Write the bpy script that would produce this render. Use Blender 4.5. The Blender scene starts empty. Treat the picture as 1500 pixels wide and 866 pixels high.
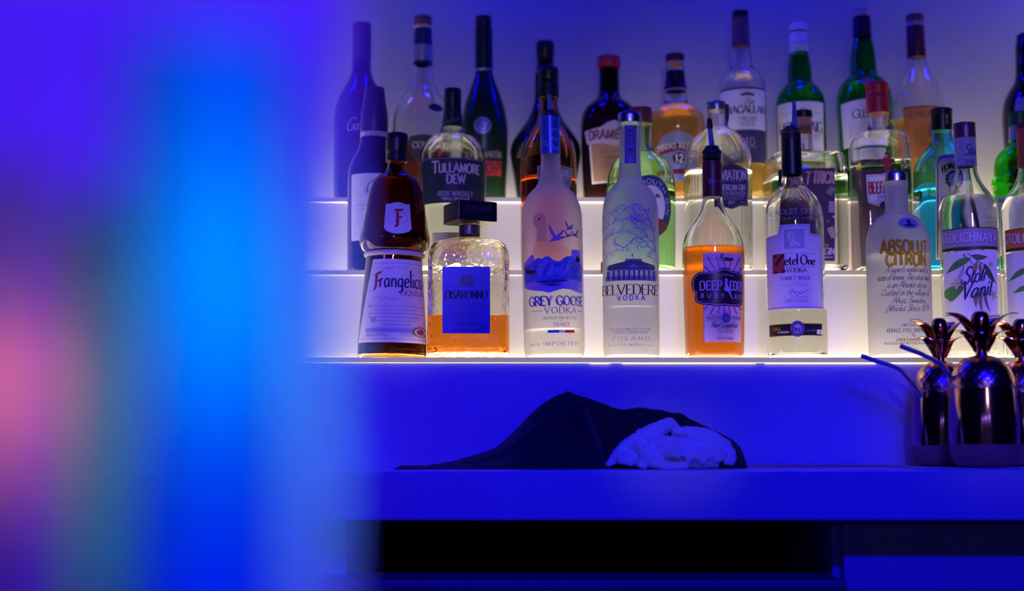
import bpy, bmesh, math, random
from mathutils import Vector, Matrix
from mathutils.geometry import tessellate_polygon
random.seed(7)
C = bpy.context.scene.collection
SC = bpy.context.scene
PI = math.pi

# ------------------------------------------------------------------ camera
F = 2080.0                      # focal length in pixels of the 1500x866 frame
TH = math.atan(207.0 / F)       # upward pitch
CAMZ = 0.99
cd = bpy.data.cameras.new('camera'); cam = bpy.data.objects.new('camera', cd); C.objects.link(cam)
cam.location = (0, 0, CAMZ); cam.rotation_euler = (PI / 2 + TH, 0, 0)
cd.sensor_width = 36; cd.lens = F / 1500 * 36; cd.clip_start = 0.02; cd.clip_end = 50
cd.dof.use_dof = True; cd.dof.focus_distance = 1.985; cd.dof.aperture_fstop = 1.9
SC.camera = cam
SC.view_settings.view_transform = 'Standard'; SC.view_settings.look = 'None'
SC.view_settings.exposure = 0.0; SC.view_settings.gamma = 1.0; SC.view_settings.use_curve_mapping = False
cy = SC.cycles
cy.max_bounces = 18; cy.transmission_bounces = 16; cy.transparent_max_bounces = 12; cy.diffuse_bounces = 3; cy.glossy_bounces = 6
cy.sample_clamp_indirect = 3.0; cy.blur_glossy = 0.6; cy.use_denoising = True

w = bpy.data.worlds.new('world'); SC.world = w; w.use_nodes = True
bg = w.node_tree.nodes['Background']; bg.inputs[0].default_value = (0.02, 0.01, 0.35, 1); bg.inputs[1].default_value = 0.03

def aim(o, target):
    d = Vector(target) - o.location
    o.rotation_euler = d.to_track_quat('-Z', 'Y').to_euler()

def area(name, loc, target, sx, sy, col, e, spread=None):
    l = bpy.data.lights.new(name, 'AREA'); l.shape = 'RECTANGLE'; l.size = sx; l.size_y = sy
    l.color = col; l.energy = e
    if spread: l.spread = spread
    o = bpy.data.objects.new(name, l); C.objects.link(o); o.location = loc; aim(o, target)
    return o

def spot(name, loc, target, col, e, ang, rad=0.02, blend=0.5):
    l = bpy.data.lights.new(name, 'SPOT'); l.color = col; l.energy = e; l.spot_size = math.radians(ang)
    l.shadow_soft_size = rad; l.spot_blend = blend
    o = bpy.data.objects.new(name, l); C.objects.link(o); o.location = loc; aim(o, target)
    return o

# blue LED light over the bar: a soft wash, a strip close to the wall and a row of small spots
for x, e in ((-1.0, 1.5), (-0.5, 1.8), (-0.02, 1.95), (0.45, 1.9), (0.95, 2.05)):
    area('blue_wall_lamp', (x, 2.19, 1.98), (x, 2.36, 1.66), 0.16, 0.04, (0.0, 0.001, 1.0), e)
for k, (x, z, e) in enumerate(((-0.80, 1.98, 40), (-0.40, 2.02, 44), (0.0, 2.0, 47), (0.42, 2.02, 47), (0.85, 1.98, 45))):
    spot('blue_led_spot', (x, 0.1, z), (x, 1.9, .96), (0.001, 0.0, 1.0), e * 1.18, 36, 0.022, .9)
    spot('blue_wide_spot', (x + .17, 0.25, z + .03), (x, 2.1, 1.1), (0.001, 0.0, 1.0), 2.2, 100, 0.016, .8)
# lavender fill, no such lamp there: added to lift upper bottles, towel and cups
for x, e in ((-0.55, 15), (-0.12, 17), (0.30, 18), (0.72, 18)):
    spot('lavender_fill', (x * .8, -0.2, 1.62), (x, 2.28, 1.40), (0.78, 0.62, 1.0), e, 17, 0.05, .9)
spot('lavender_fill', (0.5, -0.1, 1.55), (0.615, 1.85, 1.03), (0.70, 0.52, 1.0), 3.0, 9, 0.03, .8)
spot('lavender_fill', (0.1, -0.1, 1.55), (0.205, 1.82, 0.985), (0.60, 0.50, 1.0), 7.0, 6.5, 0.03, .9)
# narrow violet fill spots, added to brighten the labels of the lowest row
for x, e, an in ((-0.17, 26, 7.5), (0.30, 30, 6.5), (0.405, 40, 6.5), (0.66, 38, 8.5)):
    spot('violet_label_fill', (x * .85, 0.0, 1.72), (x, 1.97, 1.185), (0.50, 0.26, 1.0), e, an, 0.02, 1.0)
# low blue-white bar lamps on the guests' side: the upright glints in glass and copper
for x, z, h, e in ((-0.42, 1.22, .10, .5), (-0.05, 1.25, .08, .5), (0.20, 1.24, .10, .6), (0.62, 1.27, .18, .9)):
    area('guest_side_lamp', (x, -0.9, z), (x * .9 + .1, 1.9, 1.1), 0.035, h, (0.14, 0.10, 1.0), e * .8)
# violet spot from the left front, then fill spots added for the blurred foreground
spot('violet_spot', (-1.5, 0.2, 1.75), (-0.5, 2.05, 1.1), (0.14, 0.02, 1.0), 20, 34, 0.06, 0.9)
spot('near_violet_fill', (0.30, -0.5, 1.5), (-0.14, 0.33, 1.03), (0.058, 0.002, 1.0), 48, 32, 0.03, 0.8)  # added to turn the pale card violet
spot('near_cyan_fill', (0.12, -0.62, 1.52), (-0.060, 0.29, 1.02), (0.0, 1.0, 0.45), 20, 5.2, 0.03, 0.9)  # added to give the tumbler its cyan
spot('cyan_patch_fill', (0.30, -0.40, 1.35), (-0.052, 0.268, 1.021), (0.0, 1.0, 0.8), 13, 4, 0.012, 1.0)  # added for the bright patch on the tumbler

# ------------------------------------------------------------------ helpers
def P(px, py, Y):
    a = (px - 750) / F; b = (433 - py) / F
    dy = math.cos(TH) - b * math.sin(TH); dz = math.sin(TH) + b * math.cos(TH)
    t = Y / dy
    return Vector((a * t, Y, CAMZ + dz * t))

def srgb(r, g, b):
    f = lambda c: (c / 255 / 12.92) if c / 255 <= 0.04045 else ((c / 255 + 0.055) / 1.055) ** 2.4
    return (f(r), f(g), f(b), 1)

MATS = {}
def mat(name, col, rough=0.5, metal=0.0, trans=0.0, ior=1.45, emis=None, es=0.0, bump=None, sheen=0.0, vary=0.06, coat=0.0, alpha=1.0, sub=0.0):
    """principled material with a little procedural variation"""
    if name in MATS: return MATS[name]
    m = bpy.data.materials.new(name); m.use_nodes = True
    nt = m.node_tree; b = nt.nodes['Principled BSDF']
    c = srgb(*col) if max(col) > 1 else (col[0], col[1], col[2], 1)
    b.inputs['Base Color'].default_value = c
    b.inputs['Roughness'].default_value = rough; b.inputs['Metallic'].default_value = metal
    b.inputs['Transmission Weight'].default_value = trans; b.inputs['IOR'].default_value = ior
    b.inputs['Coat Weight'].default_value = coat; b.inputs['Alpha'].default_value = alpha
    if sheen: b.inputs['Sheen Weight'].default_value = sheen
    if emis:
        b.inputs['Emission Color'].default_value = (*emis, 1); b.inputs['Emission Strength'].default_value = es
    tc = nt.nodes.new('ShaderNodeTexCoord')
    if trans == 0.0 and vary > 0:
        n = nt.nodes.new('ShaderNodeTexNoise'); n.inputs['Scale'].default_value = 90; n.inputs['Detail'].default_value = 3
        nt.links.new(tc.outputs['Object'], n.inputs['Vector'])
        mx = nt.nodes.new('ShaderNodeMix'); mx.data_type = 'RGBA'
        mx.inputs[6].default_value = tuple(x * (1 - vary) for x in c[:3]) + (1,)
        mx.inputs[7].default_value = tuple(min(1, x * (1 + vary)) for x in c[:3]) + (1,)
        nt.links.new(n.outputs['Fac'], mx.inputs[0]); nt.links.new(mx.outputs[2], b.inputs['Base Color'])
    if bump:
        n2 = nt.nodes.new('ShaderNodeTexNoise'); n2.inputs['Scale'].default_value = bump[0]; n2.inputs['Detail'].default_value = 2
        nt.links.new(tc.outputs['Object'], n2.inputs['Vector'])
        bp = nt.nodes.new('ShaderNodeBump'); bp.inputs['Strength'].default_value = bump[1]; bp.inputs['Distance'].default_value = bump[2]
        nt.links.new(n2.outputs['Fac'], bp.inputs['Height']); nt.links.new(bp.outputs['Normal'], b.inputs['Normal'])
    MATS[name] = m
    return m

def glass(name, col, rough=0.0, ior=1.45, bump=None):
    return mat(name, col, rough=rough, trans=1.0, ior=ior, bump=bump)

class MB:
    def __init__(s): s.v = []; s.f = []; s.m = []
    def add(s, vs, fs, mi=0):
        o = len(s.v); s.v += [tuple(v) for v in vs]
        for f in fs: s.f.append(tuple(i + o for i in f)); s.m.append(mi)
    def box(s, x0, x1, y0, y1, z0, z1, mi=0):
        vs = [(x, y, z) for x in (x0, x1) for y in (y0, y1) for z in (z0, z1)]
        s.add(vs, [(0, 1, 3, 2), (4, 6, 7, 5), (0, 4, 5, 1), (2, 3, 7, 6), (0, 2, 6, 4), (1, 5, 7, 3)], mi)
    def rings(s, rs, mi=0, cap0=False, cap1=False, closed=True):
        n = len(rs[0]); o = len(s.v)
        for r in rs: s.v += [tuple(p) for p in r]
        for i in range(len(rs) - 1):
            for j in range(n if closed else n - 1):
                k = (j + 1) % n
                s.f.append((o + i * n + j, o + i * n + k, o + (i + 1) * n + k, o + (i + 1) * n + j)); s.m.append(mi)
        if cap0: s.f.append(tuple(o + j for j in range(n))[::-1]); s.m.append(mi)
        if cap1: s.f.append(tuple(o + (len(rs) - 1) * n + j for j in range(n))); s.m.append(mi)
    def tube(s, pts, rad, segs=12, mi=0, cap=True):
        pts = [Vector(p) for p in pts]; rs = []
        up = Vector((0.13, 0.2, 0.97))
        for i, p in enumerate(pts):
            t = (pts[min(i + 1, len(pts) - 1)] - pts[max(i - 1, 0)]).normalized()
            a = t.cross(up).normalized(); b = a.cross(t)
            r = rad[i] if isinstance(rad, (list, tuple)) else rad
            rs.append([p + a * r * math.cos(2 * PI * k / segs) + b * r * math.sin(2 * PI * k / segs) for k in range(segs)])
        s.rings(rs, mi, cap, cap)
    def build(s, name, mats, parent=None, smooth=True, fix=False, ang=40):
        me = bpy.data.meshes.new(name); me.from_pydata(s.v, [], s.f)
        for m in (mats if isinstance(mats, (list, tuple)) else [mats]): me.materials.append(m)
        me.polygons.foreach_set('material_index', s.m)
        if fix:
            bm = bmesh.new(); bm.from_mesh(me); bmesh.ops.remove_doubles(bm, verts=bm.verts, dist=1e-6)
            bmesh.ops.recalc_face_normals(bm, faces=bm.faces); bm.to_mesh(me); bm.free()
        if smooth:
            me.polygons.foreach_set('use_smooth', [True] * len(me.polygons))
            me.set_sharp_from_angle(angle=math.radians(ang))
        me.update()
        o = bpy.data.objects.new(name, me); C.objects.link(o)
        if parent: o.parent = parent
        return o

def bevel(o, wd, seg=2):
    m = o.modifiers.new('bevel', 'BEVEL'); m.width = wd; m.segments = seg; m.limit_method = 'ANGLE'
    return o

def empty(name, label, cat, loc, group=None, rot=(0, 0, 0)):
    o = bpy.data.objects.new(name, None); C.objects.link(o); o.location = loc; o.rotation_euler = rot
    o.empty_display_size = 0.02
    o['label'] = label; o['category'] = cat
    if group: o['group'] = group
    return o

def tag(o, label, cat, group=None):
    o['label'] = label; o['category'] = cat
    if group: o['group'] = group
    return o

def chaikin(p, it=2):
    for _ in range(it):
        q = [p[0]]
        for a, b in zip(p[:-1], p[1:]):
            q.append(tuple(x * .75 + y * .25 for x, y in zip(a, b))); q.append(tuple(x * .25 + y * .75 for x, y in zip(a, b)))
        q.append(p[-1]); p = q
    return p

def section(hw, hd, n, z, segs, flute=0):
    r = []
    for k in range(segs):
        t = 2 * PI * k / segs
        c, s_ = math.cos(t), math.sin(t)
        e = 2.0 / n
        fl = 1 + flute * (1 if k % 2 else -1)
        r.append((hw * math.copysign(abs(c) ** e, c) * fl, hd * math.copysign(abs(s_) ** e, s_) * fl, z))
    return r

def lathe(mb, prof, segs=64, mi=0):
    """prof: (hw, z, n, hd[, flute]) bottom to top or any closed path"""
    mb.rings([section(max(p[0], 1e-5), max(p[3], 1e-5), p[2], p[1], segs, p[4] if len(p) > 4 else 0) for p in prof], mi)

# ------------------------------------------------------------------ skeleton lettering
G = {
'A': (.86, "0,0 .43,1 .86,0|.16,.34 .7,.34"), 'B': (.7, ".1,0 .1,1|~.1,1 .42,1 .6,.9 .6,.63 .42,.53 .1,.53|~.1,.53 .46,.53 .68,.4 .68,.13 .46,0 .1,0"),
'C': (.82, "~.8,.8 .62,.97 .42,1 .15,.83 .05,.5 .15,.17 .42,0 .64,.03 .8,.2"), 'D': (.84, ".1,0 .1,1|~.1,1 .42,1 .72,.86 .8,.5 .72,.14 .42,0 .1,0"),
'E': (.64, ".1,0 .1,1|.1,1 .6,1|.1,.52 .52,.52|.1,0 .62,0"), 'F': (.6, ".1,0 .1,1|.1,1 .58,1|.1,.52 .5,.52"),
'G': (.86, "~.8,.8 .62,.97 .42,1 .15,.83 .05,.5 .15,.17 .42,0 .64,.03 .8,.14|.8,.08 .8,.44|.52,.44 .8,.44"), 'H': (.82, ".1,0 .1,1|.72,0 .72,1|.1,.52 .72,.52"),
'I': (.24, ".12,0 .12,1"), 'J': (.5, "~.38,1 .38,.6 .38,.2 .28,.03 .08,.04"), 'K': (.76, ".1,0 .1,1|.68,1 .1,.42|.28,.58 .72,0"),
'L': (.6, ".1,0 .1,1|.1,0 .58,0"), 'M': (.98, ".1,0 .14,1|.14,1 .49,.1 .84,1|.84,1 .88,0"), 'N': (.84, ".1,0 .1,1|.1,1 .74,0|.74,0 .74,1"),
'O': (.9, "~.45,1 .15,.85 .05,.5 .15,.15 .45,0 .75,.15 .85,.5 .75,.85 .45,1"), 'P': (.66, ".1,0 .1,1|~.1,1 .44,1 .62,.88 .62,.6 .44,.47 .1,.47"),
'Q': (.9, "~.45,1 .15,.85 .05,.5 .15,.15 .45,0 .75,.15 .85,.5 .75,.85 .45,1|~.45,.12 .62,-.05 .9,-.15"), 'R': (.74, ".1,0 .1,1|~.1,1 .44,1 .62,.88 .62,.62 .44,.5 .1,.5|.38,.5 .74,0"),
'S': (.62, "~.55,.84 .44,.97 .28,1 .1,.88 .1,.68 .3,.54 .5,.42 .57,.22 .44,.03 .26,0 .07,.16"), 'T': (.74, ".37,0 .37,1|.03,1 .71,1"),
'U': (.8, "~.1,1 .1,.6 .1,.25 .22,.04 .4,0 .58,.04 .7,.25 .7,.6 .7,1"), 'V': (.84, ".03,1 .42,0 .81,1"), 'W': (1.16, ".03,1 .32,0 .58,.9 .84,0 1.13,1"),
'X': (.8, ".06,1 .74,0|.74,1 .06,0"), 'Y': (.8, ".04,1 .4,.48 .76,1|.4,.48 .4,0"), 'Z': (.7, ".06,1 .64,1 .06,0 .66,0"),
'a': (.58, "~.46,.42 .3,.5 .12,.42 .05,.24 .12,.04 .28,.02 .46,.2|.46,.5 .46,.08 .54,.0"), 'b': (.58, ".1,1 .1,.05|~.1,.34 .3,.5 .48,.4 .52,.24 .42,.04 .26,0 .1,.1"),
'c': (.5, "~.44,.42 .3,.5 .12,.42 .06,.24 .14,.04 .3,0 .46,.1"), 'd': (.6, "~.46,.42 .3,.5 .12,.42 .05,.24 .12,.04 .28,.02 .46,.2|.46,1 .46,.06 .54,.0"),
'e': (.52, "~.06,.26 .44,.3 .42,.44 .28,.5 .12,.42 .06,.24 .14,.04 .3,0 .46,.1"), 'f': (.4, "~.4,.94 .3,1 .2,.9 .18,.6 .18,.2 .18,0|.04,.5 .36,.5"),
'g': (.58, "~.46,.42 .3,.5 .12,.42 .05,.26 .12,.06 .28,.04 .46,.2|~.46,.5 .46,.1 .46,-.15 .34,-.3 .1,-.26"), 'h': (.58, ".1,1 .1,0|~.1,.3 .26,.48 .42,.46 .46,.3 .46,.1 .5,0"),
'i': (.24, ".12,.5 .12,.06 .2,0|.12,.7 .12,.78"), 'j': (.28, "~.16,.5 .16,.1 .14,-.2 .0,-.3|.16,.7 .16,.78"), 'k': (.54, ".1,1 .1,0|.46,.5 .1,.2|.22,.3 .5,0"),
'l': (.24, ".12,1 .12,.06 .2,0"), 'm': (.88, ".1,.5 .1,0|~.1,.3 .24,.48 .38,.46 .42,.3 .42,0|~.42,.3 .56,.48 .7,.46 .74,.3 .76,.06 .82,0"),
'n': (.58, ".1,.5 .1,0|~.1,.3 .26,.48 .42,.46 .46,.3 .46,.08 .54,0"), 'o': (.56, "~.28,.5 .1,.42 .05,.25 .1,.08 .28,0 .46,.08 .51,.25 .46,.42 .28,.5"),
'p': (.58, ".1,.5 .1,-.32|~.1,.34 .3,.5 .48,.4 .52,.24 .42,.04 .26,0 .1,.1"), 'q': (.58, "~.46,.42 .3,.5 .12,.42 .05,.24 .12,.04 .28,.02 .46,.2|.46,.5 .46,-.32"),
'r': (.42, ".1,.5 .1,0|~.1,.3 .2,.44 .38,.48"), 's': (.46, "~.4,.42 .28,.5 .12,.44 .12,.32 .28,.26 .4,.18 .38,.04 .22,0 .06,.08"),
't': (.38, ".16,.72 .16,.1 .26,0 .36,.04|.02,.5 .34,.5"), 'u': (.58, "~.1,.5 .1,.2 .16,.02 .3,.02 .46,.2|.46,.5 .46,.06 .54,0"), 'v': (.5, ".04,.5 .25,0 .46,.5"),
'w': (.76, ".04,.5 .2,0 .38,.46 .56,0 .72,.5"), 'x': (.5, ".06,.5 .44,0|.44,.5 .06,0"), 'y': (.54, ".06,.5 .28,.02|~.48,.5 .3,0 .2,-.24 .04,-.3"), 'z': (.48, ".06,.5 .42,.5 .06,0 .44,0"),
'0': (.64, "~.32,1 .12,.85 .06,.5 .12,.15 .32,0 .52,.15 .58,.5 .52,.85 .32,1"), '1': (.4, ".06,.78 .22,1 .22,0"), '2': (.6, "~.08,.8 .3,1 .52,.8 .46,.55 .22,.22 .06,0|.06,0 .56,0"),
'3': (.58, "~.08,.88 .3,1 .5,.84 .46,.6 .26,.53|~.26,.53 .5,.45 .54,.2 .36,.01 .06,.1"), '4': (.62, ".46,0 .46,1 .04,.3 .6,.3"), '5': (.58, ".5,1 .14,1 .1,.56|~.1,.56 .3,.64 .52,.45 .5,.15 .3,0 .06,.1"),
'6': (.6, "~.5,.94 .3,.9 .1,.5 .1,.2 .3,0 .52,.12 .52,.42 .32,.56 .1,.4"), '7': (.56, ".06,1 .54,1 .2,0"), '8': (.6, "~.3,1 .1,.9 .12,.64 .3,.53 .48,.64 .5,.9 .3,1|~.3,.53 .06,.4 .08,.1 .3,0 .52,.1 .54,.4 .3,.53"),
'9': (.6, "~.1,.06 .3,.1 .5,.5 .5,.8 .3,1 .08,.88 .08,.58 .28,.44 .5,.6"), '.': (.2, ".1,0 .1,.08"), ',': (.2, ".12,.08 .06,-.12"), '-': (.4, ".06,.42 .34,.42"), '/': (.46, ".02,-.05 .44,1.05"),
'(': (.3, "~.26,1.05 .1,.75 .1,.3 .26,-.05"), ')': (.3, "~.04,1.05 .2,.75 .2,.3 .04,-.05"), '%': (.8, ".1,0 .7,1|~.2,1 .06,.85 .2,.68 .34,.85 .2,1|~.6,.32 .46,.17 .6,0 .74,.17 .6,.32"), "'": (.16, ".08,1 .08,.8"), '&': (.7, "~.66,.0 .2,.75 .32,1 .44,.78 .1,.35 .2,0 .5,.1 .62,.4"), ' ': (.36, ""),
}
def catmull(p, k=3):
    if len(p) < 3: return p
    o = []
    for i in range(len(p) - 1):
        p0 = p[i - 1] if i else (p[-2] if p[0] == p[-1] else p[0]); p1, p2 = p[i], p[i + 1]
        p3 = p[i + 2] if i + 2 < len(p) else (p[1] if p[0] == p[-1] else p[-1])
        for j in range(k):
            t = j / k
            o.append(tuple(.5 * (2 * b + (c - a) * t + (2 * a - 5 * b + 4 * c - d) * t * t + (3 * b - a - 3 * c + d) * t ** 3) for a, b, c, d in zip(p0, p1, p2, p3)))
    o.append(p[-1]); return o
GL = {}
for ch, (gw, s) in G.items():
    st = []
    for q in (s.split('|') if s else []):
        sm = q[0] == '~'
        pts = [tuple(float(x) for x in t.split(',')) for t in q.lstrip('~').split()]
        st.append((catmull(pts) if sm else pts, sm))
    GL[ch] = (gw, st)

class Art:
    """flat art (paper, ink) laid on a surface map; every coordinate is (u, v) in metres on that surface"""
    def __init__(s, surf, UV, off=2e-4): s.surf = surf; s.UV = UV; s.mb = MB(); s.mats = []; s.k = 0; s.off = off
    def mi(s, m):
        if m not in s.mats: s.mats.append(m)
        return s.mats.index(m)
    def emit(s, tris, m, lift=True):
        if lift: s.k += 1
        off = s.off + s.k * 2.5e-5; i = s.mi(m)
        for t in tris:
            vs = [s.surf(u, v, off) for u, v in t]
            s.mb.add(vs, [tuple(range(len(t)))], i)
    def split(s, tris, L=0.0028):
        out = []; st = list(tris)
        while st:
            t = st.pop(); e = [math.dist(t[i], t[(i + 1) % 3]) for i in range(3)]
            i = e.index(max(e))
            if e[i] <= L: out.append(t); continue
            a, b, c = t[i], t[(i + 1) % 3], t[(i + 2) % 3]; mid = ((a[0] + b[0]) / 2, (a[1] + b[1]) / 2)
            st += [(a, mid, c), (mid, b, c)]
        return out
    def polyuv(s, p, m, L=0.0028):
        ar = sum(p[i][0] * p[(i + 1) % len(p)][1] - p[(i + 1) % len(p)][0] * p[i][1] for i in range(len(p)))
        if ar < 0: p = p[::-1]
        tr = tessellate_polygon([[Vector((u, v, 0)) for u, v in p]])
        tris = []
        for t in tr:
            q = [p[i] for i in t]
            if (q[1][0] - q[0][0]) * (q[2][1] - q[0][1]) - (q[2][0] - q[0][0]) * (q[1][1] - q[0][1]) < 0: q = q[::-1]
            tris.append(tuple(q))
        s.emit(s.split(tris, L), m)
    def poly(s, pts, m, L=0.0028):
        s.polyuv([s.UV(*p) for p in pts], m, L)
    def rect(s, x0, y0, x1, y1, m, L=0.0028): s.poly([(x0, y1), (x1, y1), (x1, y0), (x0, y0)], m, L)
    def ell(s, cx, cy, rx, ry, m, n=32, L=0.0028):
        (u, v), (u2, _), (_, v2) = s.UV(cx, cy), s.UV(cx + rx * .5, cy), s.UV(cx, cy - ry)
        a, b = (u2 - u) * 2, v2 - v
        s.polyuv([(u + a * math.cos(2 * PI * k / n), v + b * math.sin(2 * PI * k / n)) for k in range(n)], m, L)
    def ribbon(s, p, wd, m, con=0.0, lift=True, sharp=False):
        r_ = []
        for a, b in zip(p[:-1], p[1:]):
            k = max(1, int(math.dist(a, b) / .002 + .5)); r_ += [(a[0] + (b[0] - a[0]) * i / k, a[1] + (b[1] - a[1]) * i / k) for i in range(k)]
        p = r_ + [p[-1]] if p else p
        p = [q for i, q in enumerate(p) if i == 0 or math.dist(q, p[i - 1]) > 1e-7]
        if len(p) < 2: return
        L = []; R = []
        n = len(p); closed = math.dist(p[0], p[-1]) < 1e-7
        for i in range(n):
            if closed: a, b = p[i - 1 if i else n - 2], p[i + 1 if i < n - 1 else 1]
            else: a, b = p[max(i - 1, 0)], p[min(i + 1, n - 1)]
            d0 = Vector(p[i]) - Vector(a); d1 = Vector(b) - Vector(p[i])
            if d0.length < 1e-9: d0 = d1
            if d1.length < 1e-9: d1 = d0
            d0.normalize(); d1.normalize()
            t = d0 + d1
            if t.length < 1e-6: t = d1.copy()
            t.normalize(); nn = Vector((-t.y, t.x))
            sc = 1 / max(.45, nn.dot(Vector((-d1.y, d1.x))))
            ww = wd * (1 - con * (1 - abs(t.y)) - (con * .45 if (t.x * t.y > 0.12 and abs(t.x) > .3) else 0)) * .5 * sc
            ww = max(ww, wd * .08)
            L.append((p[i][0] + nn.x * ww, p[i][1] + nn.y * ww)); R.append((p[i][0] - nn.x * ww, p[i][1] - nn.y * ww))
        s.emit([(R[i], R[i + 1], L[i + 1], L[i]) for i in range(n - 1)], m, lift)
    def line(s, pts, wpx, m, con=0.0, smooth=False):
        """polyline in photo pixels"""
        if smooth: pts = catmull([tuple(map(float, q)) for q in pts], 4)
        q = []
        for a, b in zip(pts[:-1], pts[1:]):
            k = max(1, int(math.dist(a, b) / 5))
            q += [(a[0] + (b[0] - a[0]) * i / k, a[1] + (b[1] - a[1]) * i / k) for i in range(k)]
        q.append(pts[-1])
        s.ribbon([s.UV(*t) for t in q], wpx * s.px, m, con)
    px = 0.00097
    def text(s, t, x0, x1, yt, yb, m, wt=.13, con=0.0, ser=0.0, slant=0.0, track=.1, arch=0.0, arc=None, rise=0.0):
        """letters filling photo pixels x0..x1, cap line yt, base line yb; arc=(cx,cy,r,a0,a1) sets them round a circle"""
        W = 0
        for ch in t: W += GL[ch][0] + track
        W -= track
        if arc:
            cx, cy_, r, a0, a1 = arc
            (uc, vc) = s.UV(cx, cy_); R = r * s.px; H = (yb - yt) * s.px
            U0, sx = 0, 1
        else:
            xm = (x0 + x1) / 2
            U0 = s.UV(x0, yb)[0]; U1 = s.UV(x1, yb)[0]; vb = s.UV(xm, yb)[1]; H = s.UV(xm, yt)[1] - vb; sx = (U1 - U0) / W
        s.k += 1
        def T(x, y):
            if arc:
                a = math.radians(a0 + (a1 - a0) * (x / W)); rr = R + y * H
                return (uc + rr * math.sin(a), vc + rr * math.cos(a))
            q = x / W * 2 - 1
            return (U0 + x * sx + slant * y * H, vb + y * H + arch * s.px * (1 - q * q) + rise * s.px * (q + 1) / 2)
        x = 0; wd = wt * H
        for ch in t:
            gw, st = GL[ch]
            ends = {}
            for p, sm in st:
                for e in (p[0], p[-1]): ends[e] = ends.get(e, 0) + 1
            for p, sm in st:
                s.ribbon([T(x + a, b) for a, b in p], wd, m, con, False)
                if ser:
                    for e, f in ((p[0], p[1]), (p[-1], p[-2])):
                        if ends[e] > 1: continue
                        dx, dy = abs(e[0] - f[0]), abs(e[1] - f[1])
                        if e[1] in (0, 1, .5) and dy > dx * .6 and not sm:
                            a = T(x + e[0], e[1]); hw = ser * H
                            s.ribbon([(a[0] - hw, a[1]), (a[0] + hw, a[1])], wd * max(.3, 1 - con), m, 0, False)
                        elif e[1] in (0, 1) and dx > dy or (sm and e[0] > gw * .7 and ch in 'CGS'):
                            a = T(x + e[0], e[1]); dn = -1 if e[1] > .5 else 1
                            s.ribbon([(a[0], a[1] - dn * .02 * H), (a[0], a[1] + dn * ser * 1.3 * H)], wd * max(.35, 1 - con), m, 0, False)
            x += gw + track
    def dashes(s, x0, x1, y, h, m, seed=0):
        """a line of print too small to read: word-long bars"""
        r = random.Random(seed * 7 + int(y * 10)); x = x0; s.k += 1
        while x < x1 - 1:
            wd = min(r.uniform(2.0, 6.0), x1 - x)
            a, b = s.UV(x, y), s.UV(x + wd, y)
            s.ribbon([a, b], h * s.px, m, 0, False); x += wd + 1.2
    def build(s, name, parent, label=None):
        o = s.mb.build(name, s.mats, parent, smooth=True)
        if label: o['label'] = label
        return o

# ------------------------------------------------------------------ bottles
EDGE = {1: 1.95, 2: 2.085, 3: 2.22}
TOPZ = {1: P(750, 524, 1.95).z, 2: P(750, 396, 2.085).z, 3: P(750, 289.5, 2.22).z}
AXIS = {1: 2.013, 2: 2.147, 3: 2.284}
BASEPX = {1: 523, 2: 395, 3: 288}

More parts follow.
